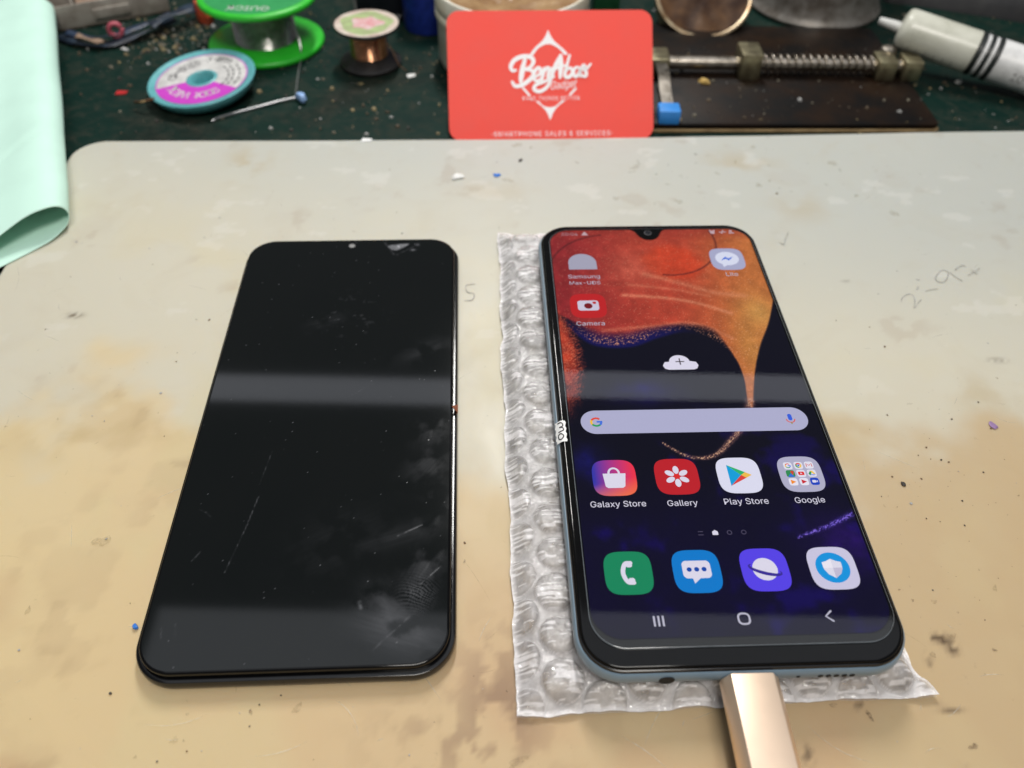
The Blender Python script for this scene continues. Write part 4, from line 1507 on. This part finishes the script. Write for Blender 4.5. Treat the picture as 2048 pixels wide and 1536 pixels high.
def chunk(name, px, py, z, d, material, label, cat, seed, flat=.6, group=None):
    """a small broken crumb: an irregular squashed polyhedron standing on z"""
    r = random.Random(seed)
    b = MB()
    n = 8
    rr = [d / 2 * (.65 + .5 * r.random()) for _ in range(n)]
    r2 = [x * (.55 + .3 * r.random()) for x in rr]
    h = d * flat
    def ring(q, k, z_):
        return [(q[i] * 1.35 * k * math.cos(2 * PI * i / n), q[i] * .8 * k * math.sin(2 * PI * i / n), z_ + .08 * d * r.random()) for i in range(n)]
    b.rings([ring(rr, .85, 0), ring(rr, 1, h * .4), ring(r2, 1, h)])
    p = at(px, py, z + h / 2)
    o = b.obj(name, material, loc=(p.x, p.y, z), rot=(0, 0, r.random() * 6), smooth=0)
    tag(o, label, cat, group)
    return o


def flake(name, px, py, z, w, h, material, label, cat, ang=0.0):
    b = MB()
    k = w / 2
    b.rings([[(-k, -h / 2, 0), (k * .8, -h * .55, 0), (k * 1.1, h * .4, 0), (-k * .7, h * .5, 0)], [(-k, -h / 2, .35), (k * .8, -h * .55, .5), (k * 1.1, h * .4, .3), (-k * .7, h * .5, .6)]])
    p = at(px, py, z)
    tag(b.obj(name, material, loc=(p.x, p.y, z), rot=(0, 0, ang), smooth=0), label, cat)


def build_wick_spool():
    c = at(405, 152, 4)
    root = empty('wick_spool', (c.x, c.y, BZ + 1.3), rot=(math.radians(4), math.radians(-4), 0))
    root.scale = (.94,) * 3
    tag(root, 'round teal desoldering wick reel with white and magenta label', 'wick spool')
    b = MB()
    b.lathe([(9, 0), (18, .2), (21.8, 1.2), (24.4, 3.4), (25.8, 6.2), (26.0, 7.2), (25.4, 7.7), (24.3, 7.5), (23.2, 6.7), (7.4, 6.7), (7.0, 7.1), (6.2, 7.2), (5.6, 6.7), (5.0, 3), (4.6, .6)], n=72, cap1=True)
    b.obj('reel_body', M['teal'], root, smooth=45)
    f = Flat(6.79, .012)
    n = 60
    outer, inner = circle(0, 0, 22.6, n), circle(0, 0, 7.6, n)
    def sector(a0, a1, mi, r0=7.6, r1=21.6, k=40):
        aa = np.linspace(a0, a1, k)
        vs = [(r0 * math.cos(t), r0 * math.sin(t), f.z) for t in aa] + [(r1 * math.cos(t), r1 * math.sin(t), f.z) for t in aa]
        f.add(vs, [(i, k + i, k + i + 1, i + 1) for i in range(k - 1)], mi)
        f.z += f.dz
    sector(-.15 * PI, 1.12 * PI, 0)
    sector(1.12 * PI, 1.85 * PI, 1)
    sector(0, 2 * PI, 1, 21.6, 22.2, 72)
    def arc_text(body, rad, a_mid, size, mi, inward=False):
        wid = size * .62
        n_ = len(body)
        for i, chh in enumerate(body):
            if chh == ' ':
                continue
            P, F = text_geo(chh, height=size * (1.0 if chh not in '.-' else .22))
            k = (i - (n_ - 1) / 2) * wid / rad
            a = a_mid - k if not inward else a_mid + k
            ro = a - PI / 2 if not inward else a + PI / 2
            c_, s_ = math.cos(ro), math.sin(ro)
            f.add([(rad * math.cos(a) + q[0] * c_ - q[1] * s_, rad * math.sin(a) + q[0] * s_ + q[1] * c_, f.z) for q in P], F, mi)
        f.z += f.dz
    arc_text('goot WICK', 15.0, 1.46 * PI, 5.0, 0)          # upside down as seen from here
    arc_text('CP-3015', 15.0, .80 * PI, 4.4, 2)
    arc_text('3.0mm', 17.5, .42 * PI, 4.0, 2)
    for rad in (13.0, 15.4, 18.4):
        arc_text('- - - - -', rad, .05 * PI, 3.2, 2)
    f.obj('reel_label', [M['label_white'], M['magenta'], M['label_ink']], root, smooth=0)
    b = MB()
    b.tube(spline([(-18.0, -17.4, 7.5), (-21, -18.0, 7.3), (-25, -17.8, 6.4), (-29, -16.2, 5.4)], 6), .7, 6)
    b.obj('wick_end', M['copper'], root)


build_wick_spool()


def build_copper_spool():
    root = empty('copper_spool', (-72.5, 384.5, BZ))
    tag(root, 'small black spool of copper wire with worn pale label on top', 'wire spool')
    b = MB()
    b.lathe([(4, 0), (14.6, 0), (15.0, .5), (15.0, 1.8), (14.4, 2.3), (10.5, 3.6), (8.6, 5.0)], n=56)
    b.obj('flange', M['black_plastic'], root, smooth=40)
    b = MB()
    b.lathe([(8.6, 15.0), (11, 16.5), (14.6, 18.2), (15.4, 18.7), (15.5, 19.4), (15.1, 19.9), (3, 19.9)], n=56)
    top = b.obj('flange', M['black_plastic'], root, smooth=40)
    b = MB()
    prof = [(8.6, 4.8)]
    for k in range(17):
        z = 5.0 + k * .6
        prof += [(8.7, z), (9.0, z + .2), (9.0, z + .4)]
    prof += [(8.7, 15.3)]
    b.lathe(prof, n=44)
    b.obj('copper_winding', M['copper'], root, smooth=60)
    f = Flat(19.94, .012)
    f.poly(circle(0, 0, 15.1, 52))
    pts = [(13.2 * math.cos(t) * (.93 + .07 * math.sin(5 * t)), 13.2 * math.sin(t) * (.93 + .07 * math.cos(4 * t))) for t in np.linspace(0, 2 * PI, 44, False)]
    f.poly(pts, mi=1)
    pts = [(8.4 * math.cos(t) * (.9 + .18 * math.sin(3 * t + 1)), 7.0 * math.sin(t) * (.9 + .15 * math.cos(5 * t))) for t in np.linspace(0, 2 * PI, 44, False)]
    f.poly(pts, mi=2)
    f.obj('spool_label', [M['dirty_label'], M['lime'], M['label_pink']], top, smooth=0)
    b = MB()
    b.tube(spline([(8.9, -3, 12), (12, -5, 9), (14.5, -7, 3.5), (18.5, -8, .5)], 6), .22, 6)
    b.obj('wire_end', M['copper'], root)


build_copper_spool()


# ------------------------------------------------------------------ tubs and boxes along the far side
def build_jar():
    c = Vector((-3.7, 391.5, BZ))
    root = empty('flux_jar', c)
    tag(root, 'open white plastic jar of brown flux paste behind the red card', 'jar')
    b = MB()
    hj = 36.5
    b.lathe([(20, 0), (32, 0), (34.6, 1.2), (35.6, 4), (35.6, 22), (36.2, 23.5), (36.6, 24.2), (36.6, 27), (35.9, 27.8), (36.4, 28.6), (36.6, 31), (36.5, hj - 1), (36.0, hj), (34.8, hj), (34.2, hj - 1),
             (33.6, 26), (33.4, 10)], n=80, cap1=False)
    b.obj('jar_wall', M['jar'], root, smooth=50)
    nr, na = 18, 72
    V, F = [(0, 0, 31)], []
    for i in range(1, nr + 1):
        for k in range(na):
            r = 33.9 * i / nr
            t = 2 * PI * k / na
            x, y = r * math.cos(t), r * math.sin(t)
            z = 30.0 + 5 * (float(fbm(x / 11 + 3, y / 11, 44, 4)) - .5) + 3.0 * (i / nr) ** 3
            V.append((x, y, z))
    for k in range(na):
        F.append((0, 1 + k, 1 + (k + 1) % na))
    for i in range(nr - 1):
        for k in range(na):
            a, b2 = 1 + i * na, 1 + (i + 1) * na
            F.append((a + k, b2 + k, b2 + (k + 1) % na, a + (k + 1) % na))
    q = MB()
    q.add(V, F)
    q.obj('flux_paste', M['paste'], root, smooth=60)


build_jar()


def build_tub(name, px, py, r, h, body, label, cat, text=None):
    c = at(px, py, BZ)
    root = empty(name, c)
    tag(root, label, cat)
    b = MB()
    b.lathe([(r * .9, 0), (r * .98, .6), (r, 2), (r, h * .7)], n=48, cap1=False)
    b.obj('tub_wall', body, root, smooth=45)
    b = MB()
    b.lathe([(r * .9, h * .70), (r * 1.06, h * .70), (r * 1.08, h * .74), (r * 1.08, h * .96), (r * 1.03, h), (r * .6, h + .4)], n=48)
    b.obj('lid', body, root, smooth=45)


build_tub('plastic_tub', 858, 52, 13.0, 34, M['blue_plastic'], 'dark blue plastic tub standing beside the white jar', 'tub')


def build_boxes():
    c = at(762, 8, BZ)
    root = empty('battery_box', (-73, 440, BZ), rz=.16)
    tag(root, 'black printed box with white capital letters behind the copper spool', 'box')
    b = MB()
    b.box((0, 0, 15), (27, 18, 30), .6)
    b.obj('box_shell', M['dark_box'], root)
    f = Flat(.06)
    f.text('ENERGY', 1.5, 2.6, width=15, height=3.0)
    f.obj('box_lettering', M['label_white'], root, rot=(PI / 2, 0, 0), loc=(0, -9.02, 0), smooth=0)
    b = MB()
    b.box((-14.3, -1, 13), (1.5, 15, 26), .4)
    b.obj('box_flap', M['grey_plastic'], root)
    c = at(1207, 36, BZ)
    b = MB()
    b.box((0, 0, 16), (14, 12, 32), 1.0)
    q = b.obj('green_box', M['dark_green'], loc=(c.x + 1, c.y + 6, BZ), rot=(0, 0, .05))
    tag(q, 'dark green box standing behind the top corner of the red card', 'box')


build_boxes()


def build_tray():
    a, d = at(113, 66, BZ), at(296, 32, BZ)
    ang = math.atan2(d.y - a.y, d.x - a.x)
    root = empty('parts_tray', a, rz=ang)
    tag(root, 'clear grey plastic parts tray with brown contents in the far corner', 'parts tray')
    L, Dp, H = 58, 60, 12
    b = MB()
    b.box((L / 2, Dp / 2, .8), (L, Dp, 1.6), .5)
    b.obj('tray_floor', M['tray_dark'], root)
    b = MB()
    for c_, s_ in (((L / 2, .7, H / 2), (L, 1.4, H)), ((L / 2, Dp - .7, H / 2), (L, 1.4, H)), ((.7, Dp / 2, H / 2), (1.4, Dp - 3, H)), ((L - .7, Dp / 2, H / 2), (1.4, Dp - 3, H))):
        b.box(c_, s_, .5)
    for x in (12, 36):
        b.box((x, Dp / 2, H / 2 - .4), (1.2, Dp - 3.2, H - 1), .4)
    b.box((L / 2, 22, H / 2 - .6), (L - 3.2, 1.2, H - 1.4), .4)
    b.obj('divider_frame', M['tray'], root)
    b = MB()
    b.box((24, 11, 6), (20, 17, 8), 1)
    b.obj('tray_contents', M['copper_tan'], root)
    b = MB()
    b.box((L / 2, -.9, 6), (18, 1.6, 5), .4)
    b.obj('latch', M['tray'], root)


build_tray()


def build_flex_cables():
    def ribbon3(name, pts, w, material, label, tw=0.0):
        P = spline(pts, 8)
        V, F = [], []
        n = len(P)
        for i, p_ in enumerate(P):
            t = Vector(P[min(i + 1, n - 1)]) - Vector(P[max(i - 1, 0)])
            t.z = 0
            t.normalize()
            s_ = Vector((-t.y, t.x, .35 * math.sin(i * .35 + tw))).normalized()
            pp = Vector(p_)
            V += [tuple(pp + s_ * w / 2), tuple(pp - s_ * w / 2)]
        for i in range(n - 1):
            F.append((2 * i, 2 * i + 1, 2 * i + 3, 2 * i + 2))
        b = MB()
        b.add(V, F)
        o = b.obj(name, material, smooth=60)
        so = o.modifiers.new('thickness', 'SOLIDIFY')
        so.thickness = .3 * S
        tag(o, label, 'flex cable', 'flex cables in front of the parts tray')
    def g(px, py, z):
        return tuple(at(px, py, BZ + z))
    ribbon3('flex_cable', [g(118, 70, 2), g(150, 82, 2.5), g(200, 90, 2), g(250, 78, 3), g(300, 58, 4), g(350, 38, 4)], 5, M['ribbon'], 'dark flex cable lying nearest the bench among those before the parts tray')
    ribbon3('flex_cable', [g(130, 64, 4), g(180, 74, 4), g(240, 66, 5), g(290, 48, 5.5), g(340, 24, 6)], 4, M['blue_ribbon'], 'dark blue flex cable running along the foot of the parts tray', 1)
    ribbon3('flex_cable', [g(152, 70, 5.4), g(172, 76, 5.2), g(196, 82, 4.6), g(204, 84, 4.4)], 3.4, M['copper_tan'], 'short tan flex cable end on top of the dark cables', 2)
    ribbon3('flex_cable', [g(300, 50, 6.5), g(340, 30, 8), g(390, 14, 7), g(420, 8, 4)], 7, M['ribbon'], 'wide black flex cable between the parts tray and the green spool', 2.5)
    # pink ring
    b = MB()
    c = at(231, 60, BZ + 7)
    b.tube([(3.0 * math.cos(t), 1.0 * math.sin(t), 3.0 * math.sin(t)) for t in np.linspace(.5, 2 * PI + .1, 26)], 1.15, 10)
    tag(b.obj('pink_ring', M['pink'], loc=c, rot=(.35, 0, .3)), 'small pink plastic ring on the cables before the parts tray', 'ring')


M['blue_ribbon'] = mat('blue_ribbon', (.02, .04, .085), .4, col2=(.03, .03, .04), size=4)
build_flex_cables()
chunk('orange_cap', 407, 27, BZ, 10, M['orange'], 'small orange plastic cap behind the green spool', 'cap', 3, 1.0)


def build_tin():
    c = at(1408, -12, 12)
    root = empty('rosin_tin', c, rot=(math.radians(34), math.radians(-2), 0))
    tag(root, 'round rusty tin with dark brown rosin tilted towards the bench front', 'tin')
    b = MB()
    b.lathe([(22, -9), (24.3, -8.4), (24.6, -7), (24.6, -1), (25.2, -.4), (25.2, .5), (24.4, .9), (23.4, .5), (23.0, -1), (22.8, -4)], n=64, cap1=False)
    b.obj('tin_wall', M['tin_rim'], root, smooth=45)
    b = MB()
    V, F = [(0, 0, -2.4)], []
    for i in range(1, 11):
        for k in range(48):
            r, t = 23.0 * i / 10, 2 * PI * k / 48
            x, y = r * math.cos(t), r * math.sin(t)
            V.append((x, y, -2.4 + 2.2 * (float(fbm(x / 8, y / 8, 71, 3)) - .5) + 1.0 * (i / 10) ** 4))
    for k in range(48):
        F.append((0, 1 + k, 1 + (k + 1) % 48))
    for i in range(9):
        for k in range(48):
            a, b2 = 1 + i * 48, 1 + (i + 1) * 48
            F.append((a + k, b2 + k, b2 + (k + 1) % 48, a + (k + 1) % 48))
    b.add(V, F)
    b.obj('rosin', M['rosin'], root, smooth=60)


def build_metal_cup():
    c = Vector((163.5, 466, BZ))
    root = empty('metal_cup', c)
    tag(root, 'worn grey metal cup standing behind the circuit board clamp', 'cup')
    b = MB()
    b.lathe([(28, 0), (33.5, 0), (35.6, .8), (36.2, 2.2), (35.2, 4.0), (34.0, 6.0), (34.2, 14), (34.8, 30), (35.4, 44)], n=72, cap1=False)
    b.obj('cup_wall', M['grey_metal'], root, smooth=40)
    b = MB()
    b.lathe([(35.2, 43.8), (36.6, 44.2), (36.6, 46), (34.6, 46.2), (33.6, 44), (33.2, 6)], n=72, cap0=False)
    b.obj('cup_rim', M['grey_metal'], root, smooth=40)


build_metal_cup()
build_tin()


# ------------------------------------------------------------------ circuit board clamp
def build_clamp():
    root = empty('board_clamp', (0, 0, BZ))
    tag(root, 'black circuit board clamp with spring loaded steel rail and blue tipped lever', 'clamp')
    zt = 4.2
    fl, fr_ = at(1312, 255, BZ + 3), at(1884, 254, BZ + 3)
    x0, x1 = 47.0, fr_.x
    y0 = fl.y
    sk = (fr_.y - fl.y) / (fr_.x - fl.x)
    dp = 104.0
    def bd(ins, z, yo=0.0):
        c = [(x0 + ins, y0 + ins), (x1 - ins, y0 + sk * (x1 - fl.x) + ins), (x1 - 3 - ins, y0 + dp - ins), (x0 + ins, y0 + dp - ins)]
        out = []
        for i in range(4):                                  # small rounded corners
            p, a, d = Vector(c[i]), Vector(c[i - 1]), Vector(c[(i + 1) % 4])
            e0, e1 = (a - p).normalized() * 3, (d - p).normalized() * 3
            for k in range(6):
                t = k / 5
                q = (p + e0) * (1 - t) ** 2 + p * 2 * t * (1 - t) + (p + e1) * t ** 2
                out.append((q.x, q.y, z))
        return out
    b = MB()
    b.rings([bd(.4, 0), bd(0, .4), bd(0, 1.3), bd(.3, 1.5)])
    b.obj('board_underside', M['board_edge'], root, smooth=40)
    b = MB()
    b.rings([bd(.9, 1.5), bd(.7, 1.9), bd(.8, 3.6), bd(1.3, 4.0)])
    b.obj('base_board', M['board'], root, smooth=40)
    # rail
    rz = 9.0
    rl, rr_ = at(1300, 124, BZ + rz), at(1770, 131, BZ + rz)
    dirv = (rr_ - rl).normalized()
    ang = math.atan2(dirv.y, dirv.x)
    def on(px, z):                                          # point of the rail's line under a photo column
        lo, hi = -.4, 1.4
        for _ in range(40):
            t = (lo + hi) / 2
            p = rl + (rr_ - rl) * t
            d = p - Vector((0, 0, CAM_H))
            x = 1024 + CAM_F * d.dot(RT) / d.dot(FW)
            lo, hi = (t, hi) if x < px else (lo, t)
        p = rl + (rr_ - rl) * t
        return Vector((p.x, p.y, z))
    b = MB()
    a0, a1 = on(1285, rz), on(1840, rz)
    b.tube([a0, a1], 3.1, 16)
    b.obj('rail', M['steel'], root, smooth=50)
    b = MB()
    s0, s1 = on(1526, rz), on(1752, rz)
    turns, per = 15, 20
    nv = turns * per
    up = Vector((0, 0, 1))
    side = dirv.cross(up).normalized()
    b.tube([s0 + (s1 - s0) * (i / nv) + (up * math.cos(2 * PI * i / per) + side * math.sin(2 * PI * i / per)) * 4.1 for i in range(nv + 1)], .5, 7)
    b.obj('spring', M['steel'], root, smooth=60)
    def block(name, pxa, pxb, dep, h, z0=3.9, material='brass_steel'):
        pa, pb = on(pxa, 0), on(pxb, 0)
        w = (pb - pa).length
        q = MB()
        q.box((0, 0, h / 2), (w, dep, h), .7)
        mid = (pa + pb) / 2
        return q.obj(name, M[material], root, loc=(mid.x, mid.y, z0), rot=(0, 0, ang), smooth=40)
    block('slide_block', 1474, 1516, 14, 12.5)
    block('end_block', 1748, 1786, 12, 9.5)
    block('end_block', 1800, 1836, 12, 9.5)
    block('fixed_block', 1292, 1336, 13, 9.5)
    kp = on(1782, 0)
    b = MB()
    b.lathe([(2.2, 0), (2.2, 4), (3.2, 5), (4.2, 6.4), (4.4, 8.2), (3.6, 10), (1.6, 11)], n=28)
    b.obj('knob', M['steel'], root, loc=(kp.x, kp.y + 8, 4.0))
    # lever and its blue rubber tip
    p0, p1, p2, p3 = at(1322, 128, BZ + 13), at(1328, 150, BZ + 13), at(1330, 178, BZ + 11), at(1336, 214, BZ + 7)
    P = spline([tuple(q - Vector((0, 0, BZ))) for q in (p0, p1, p2, p3)], 8)
    b = MB()
    b.rings([[(x - 2.6, y, z - .5), (x + 2.6, y, z - .5), (x + 2.6, y, z + .5), (x - 2.6, y, z + .5)] for x, y, z in P])
    lv = b.obj('lever', M['steel'], root, smooth=40)
    e = at(1338, 222, BZ + 8) - Vector((0, 0, BZ))
    b = MB()
    b.box((e.x, e.y, e.z - 1.2), (9.6, 8.5, 6.5), .9)
    b.obj('lever_tip', M['blue_rubber'], lv)


build_clamp()


# ------------------------------------------------------------------ syringe
def build_syringe():
    a, d = at(1803, 56, 16), at(2052, 141, 8)
    root = empty('syringe', a)
    tag(root, 'white filled syringe with black plunger seals lying across the clamp corner', 'syringe')
    ax = (d - a).normalized()
    root.rotation_euler = ax.to_track_quat('Z', 'Y').to_euler()
    b = MB()
    b.lathe([(2.0, -1.2), (6.0, -.6), (8.6, .4), (9.4, 1.8), (9.5, 4), (9.5, 34)], n=48, cap1=True)
    b.obj('barrel', M['syringe'], root, smooth=40)
    b = MB()
    b.lathe([(1.5, -11), (1.7, -10.6), (2.3, -4), (2.5, -1.0)], n=24)
    b.obj('nozzle', M['syringe_tip'], root, smooth=50)
    for z in (34.2, 38.0, 41.8):
        b = MB()
        b.lathe([(8.6, z), (9.7, z + .5), (9.8, z + 1.4), (9.7, z + 2.2), (8.6, z + 2.7)], n=48)
        b.obj('plunger_seal', M['rubber'], root, smooth=40)
    b = MB()
    b.lathe([(9.2, 36.7), (9.2, 41.9)], n=48)
    b.lathe([(9.3, 44.4), (9.5, 45), (9.5, 120)], n=48)
    b.obj('barrel_sleeve', M['plunger'], root, smooth=40)
    # graduation figure wrapped round the barrel
    inv = root.matrix_basis.to_3x3().inverted()
    vdir = inv @ (Vector((0, 0, CAM_H)) - d).normalized()
    a0 = math.atan2(vdir.y, vdir.x)
    upv = inv @ Vector((0, 0, 1))
    q = MB()
    def wrap(body, zc, da, size):
        P, F = text_geo(body, height=size)
        vs = []
        for x_, y_ in P:
            t = a0 + da + y_ / 9.6 * sgn
            vs.append((9.6 * math.cos(t), 9.6 * math.sin(t), zc + x_))
        q.add(vs, F)
    sgn = 1 if (math.cos(a0 + .3) * upv.x + math.sin(a0 + .3) * upv.y) > (math.cos(a0 - .3) * upv.x + math.sin(a0 - .3) * upv.y) else -1
    wrap('10', 56, -.45 * sgn, 3.6)
    q.obj('scale_figure', M['grey_plastic'], root, smooth=0)
    q = MB()
    for k in range(6):
        zc = 6 + k * 4.2
        t0 = a0 - sgn * .75
        q.add([(9.56 * math.cos(t), 9.56 * math.sin(t), z) for t in (t0, t0 + .16, t0 + .32) for z in (zc, zc + .35)], [(0, 1, 3, 2), (2, 3, 5, 4)])
    q.obj('scale_print', M['grey_plastic'], root, smooth=0)


build_syringe()


# ------------------------------------------------------------------ dark pouch in the far corner
def build_pouch():
    c = at(1975, 22, BZ)
    nx, ny = 50, 36
    V, F = [], []
    for j in range(ny):
        for i in range(nx):
            u, v = i / (nx - 1) * 2 - 1, j / (ny - 1) * 2 - 1
            e = max(0.0, 1 - max(abs(u), abs(v)) ** 4)
            z = 16 * e ** .6 * (.65 + .7 * float(fbm(u * 2.2 + 3, v * 2.2, 81, 4)))
            V.append((u * 62 + 3 * float(fbm(v * 2, 1.0, 82, 3)), v * 38 + 3 * float(fbm(u * 2, 7.0, 83, 3)), max(z, .1)))
    for j in range(ny - 1):
        for i in range(nx - 1):
            a = j * nx + i
            F.append((a, a + 1, a + nx + 1, a + nx))
    b = MB()
    b.add(V, F)
    tag(b.obj('black_cloth', M['cloth'], loc=(c.x + 14, c.y + 24, BZ), rot=(0, 0, -.34), smooth=60), 'crumpled black cloth heaped behind the white syringe', 'cloth')


build_pouch()

# ------------------------------------------------------------------ small scraps one can tell apart
flake('plastic_chip', 243, 186, BZ, 5.2, 3.2, M['red_plastic'], 'small flat red plastic chip on the green bench', 'chip', .2)
chunk('plastic_scrap', 602, 195, BZ + .8, 5.5, M['pale_blue'], 'pale blue scrap at the end of the silver wire strand', 'scrap', 5, .5)
chunk('white_crumb', 916, 353, .1, 5.0, M['white_crumb'], 'white crumb on the mat beyond the two phones', 'crumb', 8, .14)
chunk('blue_crumb', 994, 350, .1, 3.0, M['blue_bit'], 'tiny bright blue crumb next to the white one on the mat', 'crumb', 9, .14)
chunk('dark_crumb', 1041, 320, .1, 2.0, M['dark_bit'], 'dark speck on the mat in front of the red card', 'crumb', 10, .2)
chunk('blue_chip', 271, 1254, .1, 1.7, M['blue_bit'], 'blue chip touching the long edge of the unlit black screen', 'chip', 12, .45)
chunk('purple_scrap', 1986, 851, .1, 2.8, M['purple_bit'], 'small purple scrap on the mat beside the lit phone', 'scrap', 14, .12)
flake('paper_scrap', 733, 281, -.05, 4.6, 2.2, M['sticker'], 'pale paper scrap at the far edge of the mat', 'scrap', .1)
flake('white_chip', 822, 152, BZ, 4.4, 2.8, M['white_crumb'], 'white chip on the bench beside the copper spool', 'chip', .5)
flake('metal_shaving', 250, 99, BZ, 4.4, 1.6, M['label_white'], 'thin white shaving on the bench between tray and teal reel', 'shaving', -.5)
chunk('black_crumb', 1807, 968, .1, 1.6, M['dark_bit'], 'black crumb on the mat next to the long edge of the lit phone', 'crumb', 21, .25)
chunk('white_pellet', 1917, 164, BZ, 3.0, M['white_crumb'], 'white pellet on the green bench under the syringe', 'pellet', 22, .5)
chunk('amber_crumb', 1408, 163, BZ + 4.0, 4.6, M['ochre'], 'amber crumb of rosin on the black clamp board', 'crumb', 25, .4)


def scatter(name, n, region, z, dmin, dmax, mats, seed, reject=None, flat=.3):
    """countless fine litter: one object"""
    r = random.Random(seed)
    b = MB()
    k = 0
    while k < n:
        px, py = region(r)
        p = at(px, py, z)
        if reject and reject(px, py, p):
            continue
        k += 1
        d = dmin + (dmax - dmin) * r.random() ** 3
        a = r.random() * 6.3
        el = .25 + .75 * r.random()
        m_ = 6
        lo = [(p.x + d * .5 * (.6 + .5 * r.random()) * math.cos(a) * math.cos(t) - d * .5 * el * math.sin(a) * math.sin(t),
               p.y + d * .5 * (.6 + .5 * r.random()) * math.sin(a) * math.cos(t) + d * .5 * el * math.cos(a) * math.sin(t), z) for t in np.linspace(0, 2 * PI, m_, False)]
        cx, cy = sum(q[0] for q in lo) / m_, sum(q[1] for q in lo) / m_
        hi = [(cx + (x - cx) * .7, cy + (y - cy) * .7, z + d * flat) for x, y, _ in lo]
        b.rings([lo, hi], r.randrange(len(mats)), cap0=False)
    return tag(b.obj(name, mats, smooth=0), kind='stuff')


pale1 = mat('litter_pale', (.22, .20, .15), .7, col2=(.10, .085, .06), size=3)
pale2 = mat('litter_brown', (.09, .065, .04), .7)
pale3 = mat('litter_white', (.42, .42, .41), .6)
litter = [pale1, pale2, pale1, pale2, pale2, M['dark_bit'], M['dark_bit'], pale3, M['tan_bit']]
corner = [pale1, M['tan_bit'], pale2, pale1, M['dark_bit'], pale3]
scatter('bench_debris', 650, lambda r: (r.uniform(130, 2047), r.uniform(20, 275)), BZ + .03, .6, 3.0, litter, 31)
scatter('corner_debris', 420, lambda r: (r.gauss(360, 75), r.gauss(72, 30)), BZ + .03, .6, 3.8, corner, 32)
scatter('far_debris', 260, lambda r: (r.gauss(800, 160), r.gauss(110, 60)), BZ + .03, .5, 2.6, litter, 36)
scatter('clamp_debris', 130, lambda r: (r.uniform(1350, 1850), r.uniform(90, 245)), BZ + 4.02, .6, 3.0, litter, 35)


def off_phones(px, py, p):
    for (x, y, a, w, h) in ((48.7, 152, .0497, 39, 81), (-52.5, 152, .0559, 38, 80), (46, 157, .05, 52, 92)):
        u = (p.x - x) * math.cos(a) + (p.y - y) * math.sin(a)
        v = -(p.x - x) * math.sin(a) + (p.y - y) * math.cos(a)
        if abs(u) < w and abs(v) < h:
            return True
    return p.x < -170


scatter('mat_debris', 120, lambda r: (r.uniform(0, 2047), r.uniform(300, 1530)), .16, .25, 1.1, [M['dark_bit'], M['brown_bit'], M['brown_bit'], pale1, pale3, pale3, pale3], 33, off_phones, .12)
scatter('dark_specks', 52, lambda r: (r.gauss(1850, 90), r.gauss(1000, 110)), .16, .2, .85, [M['dark_bit'], M['brown_bit']], 34, off_phones, .10)
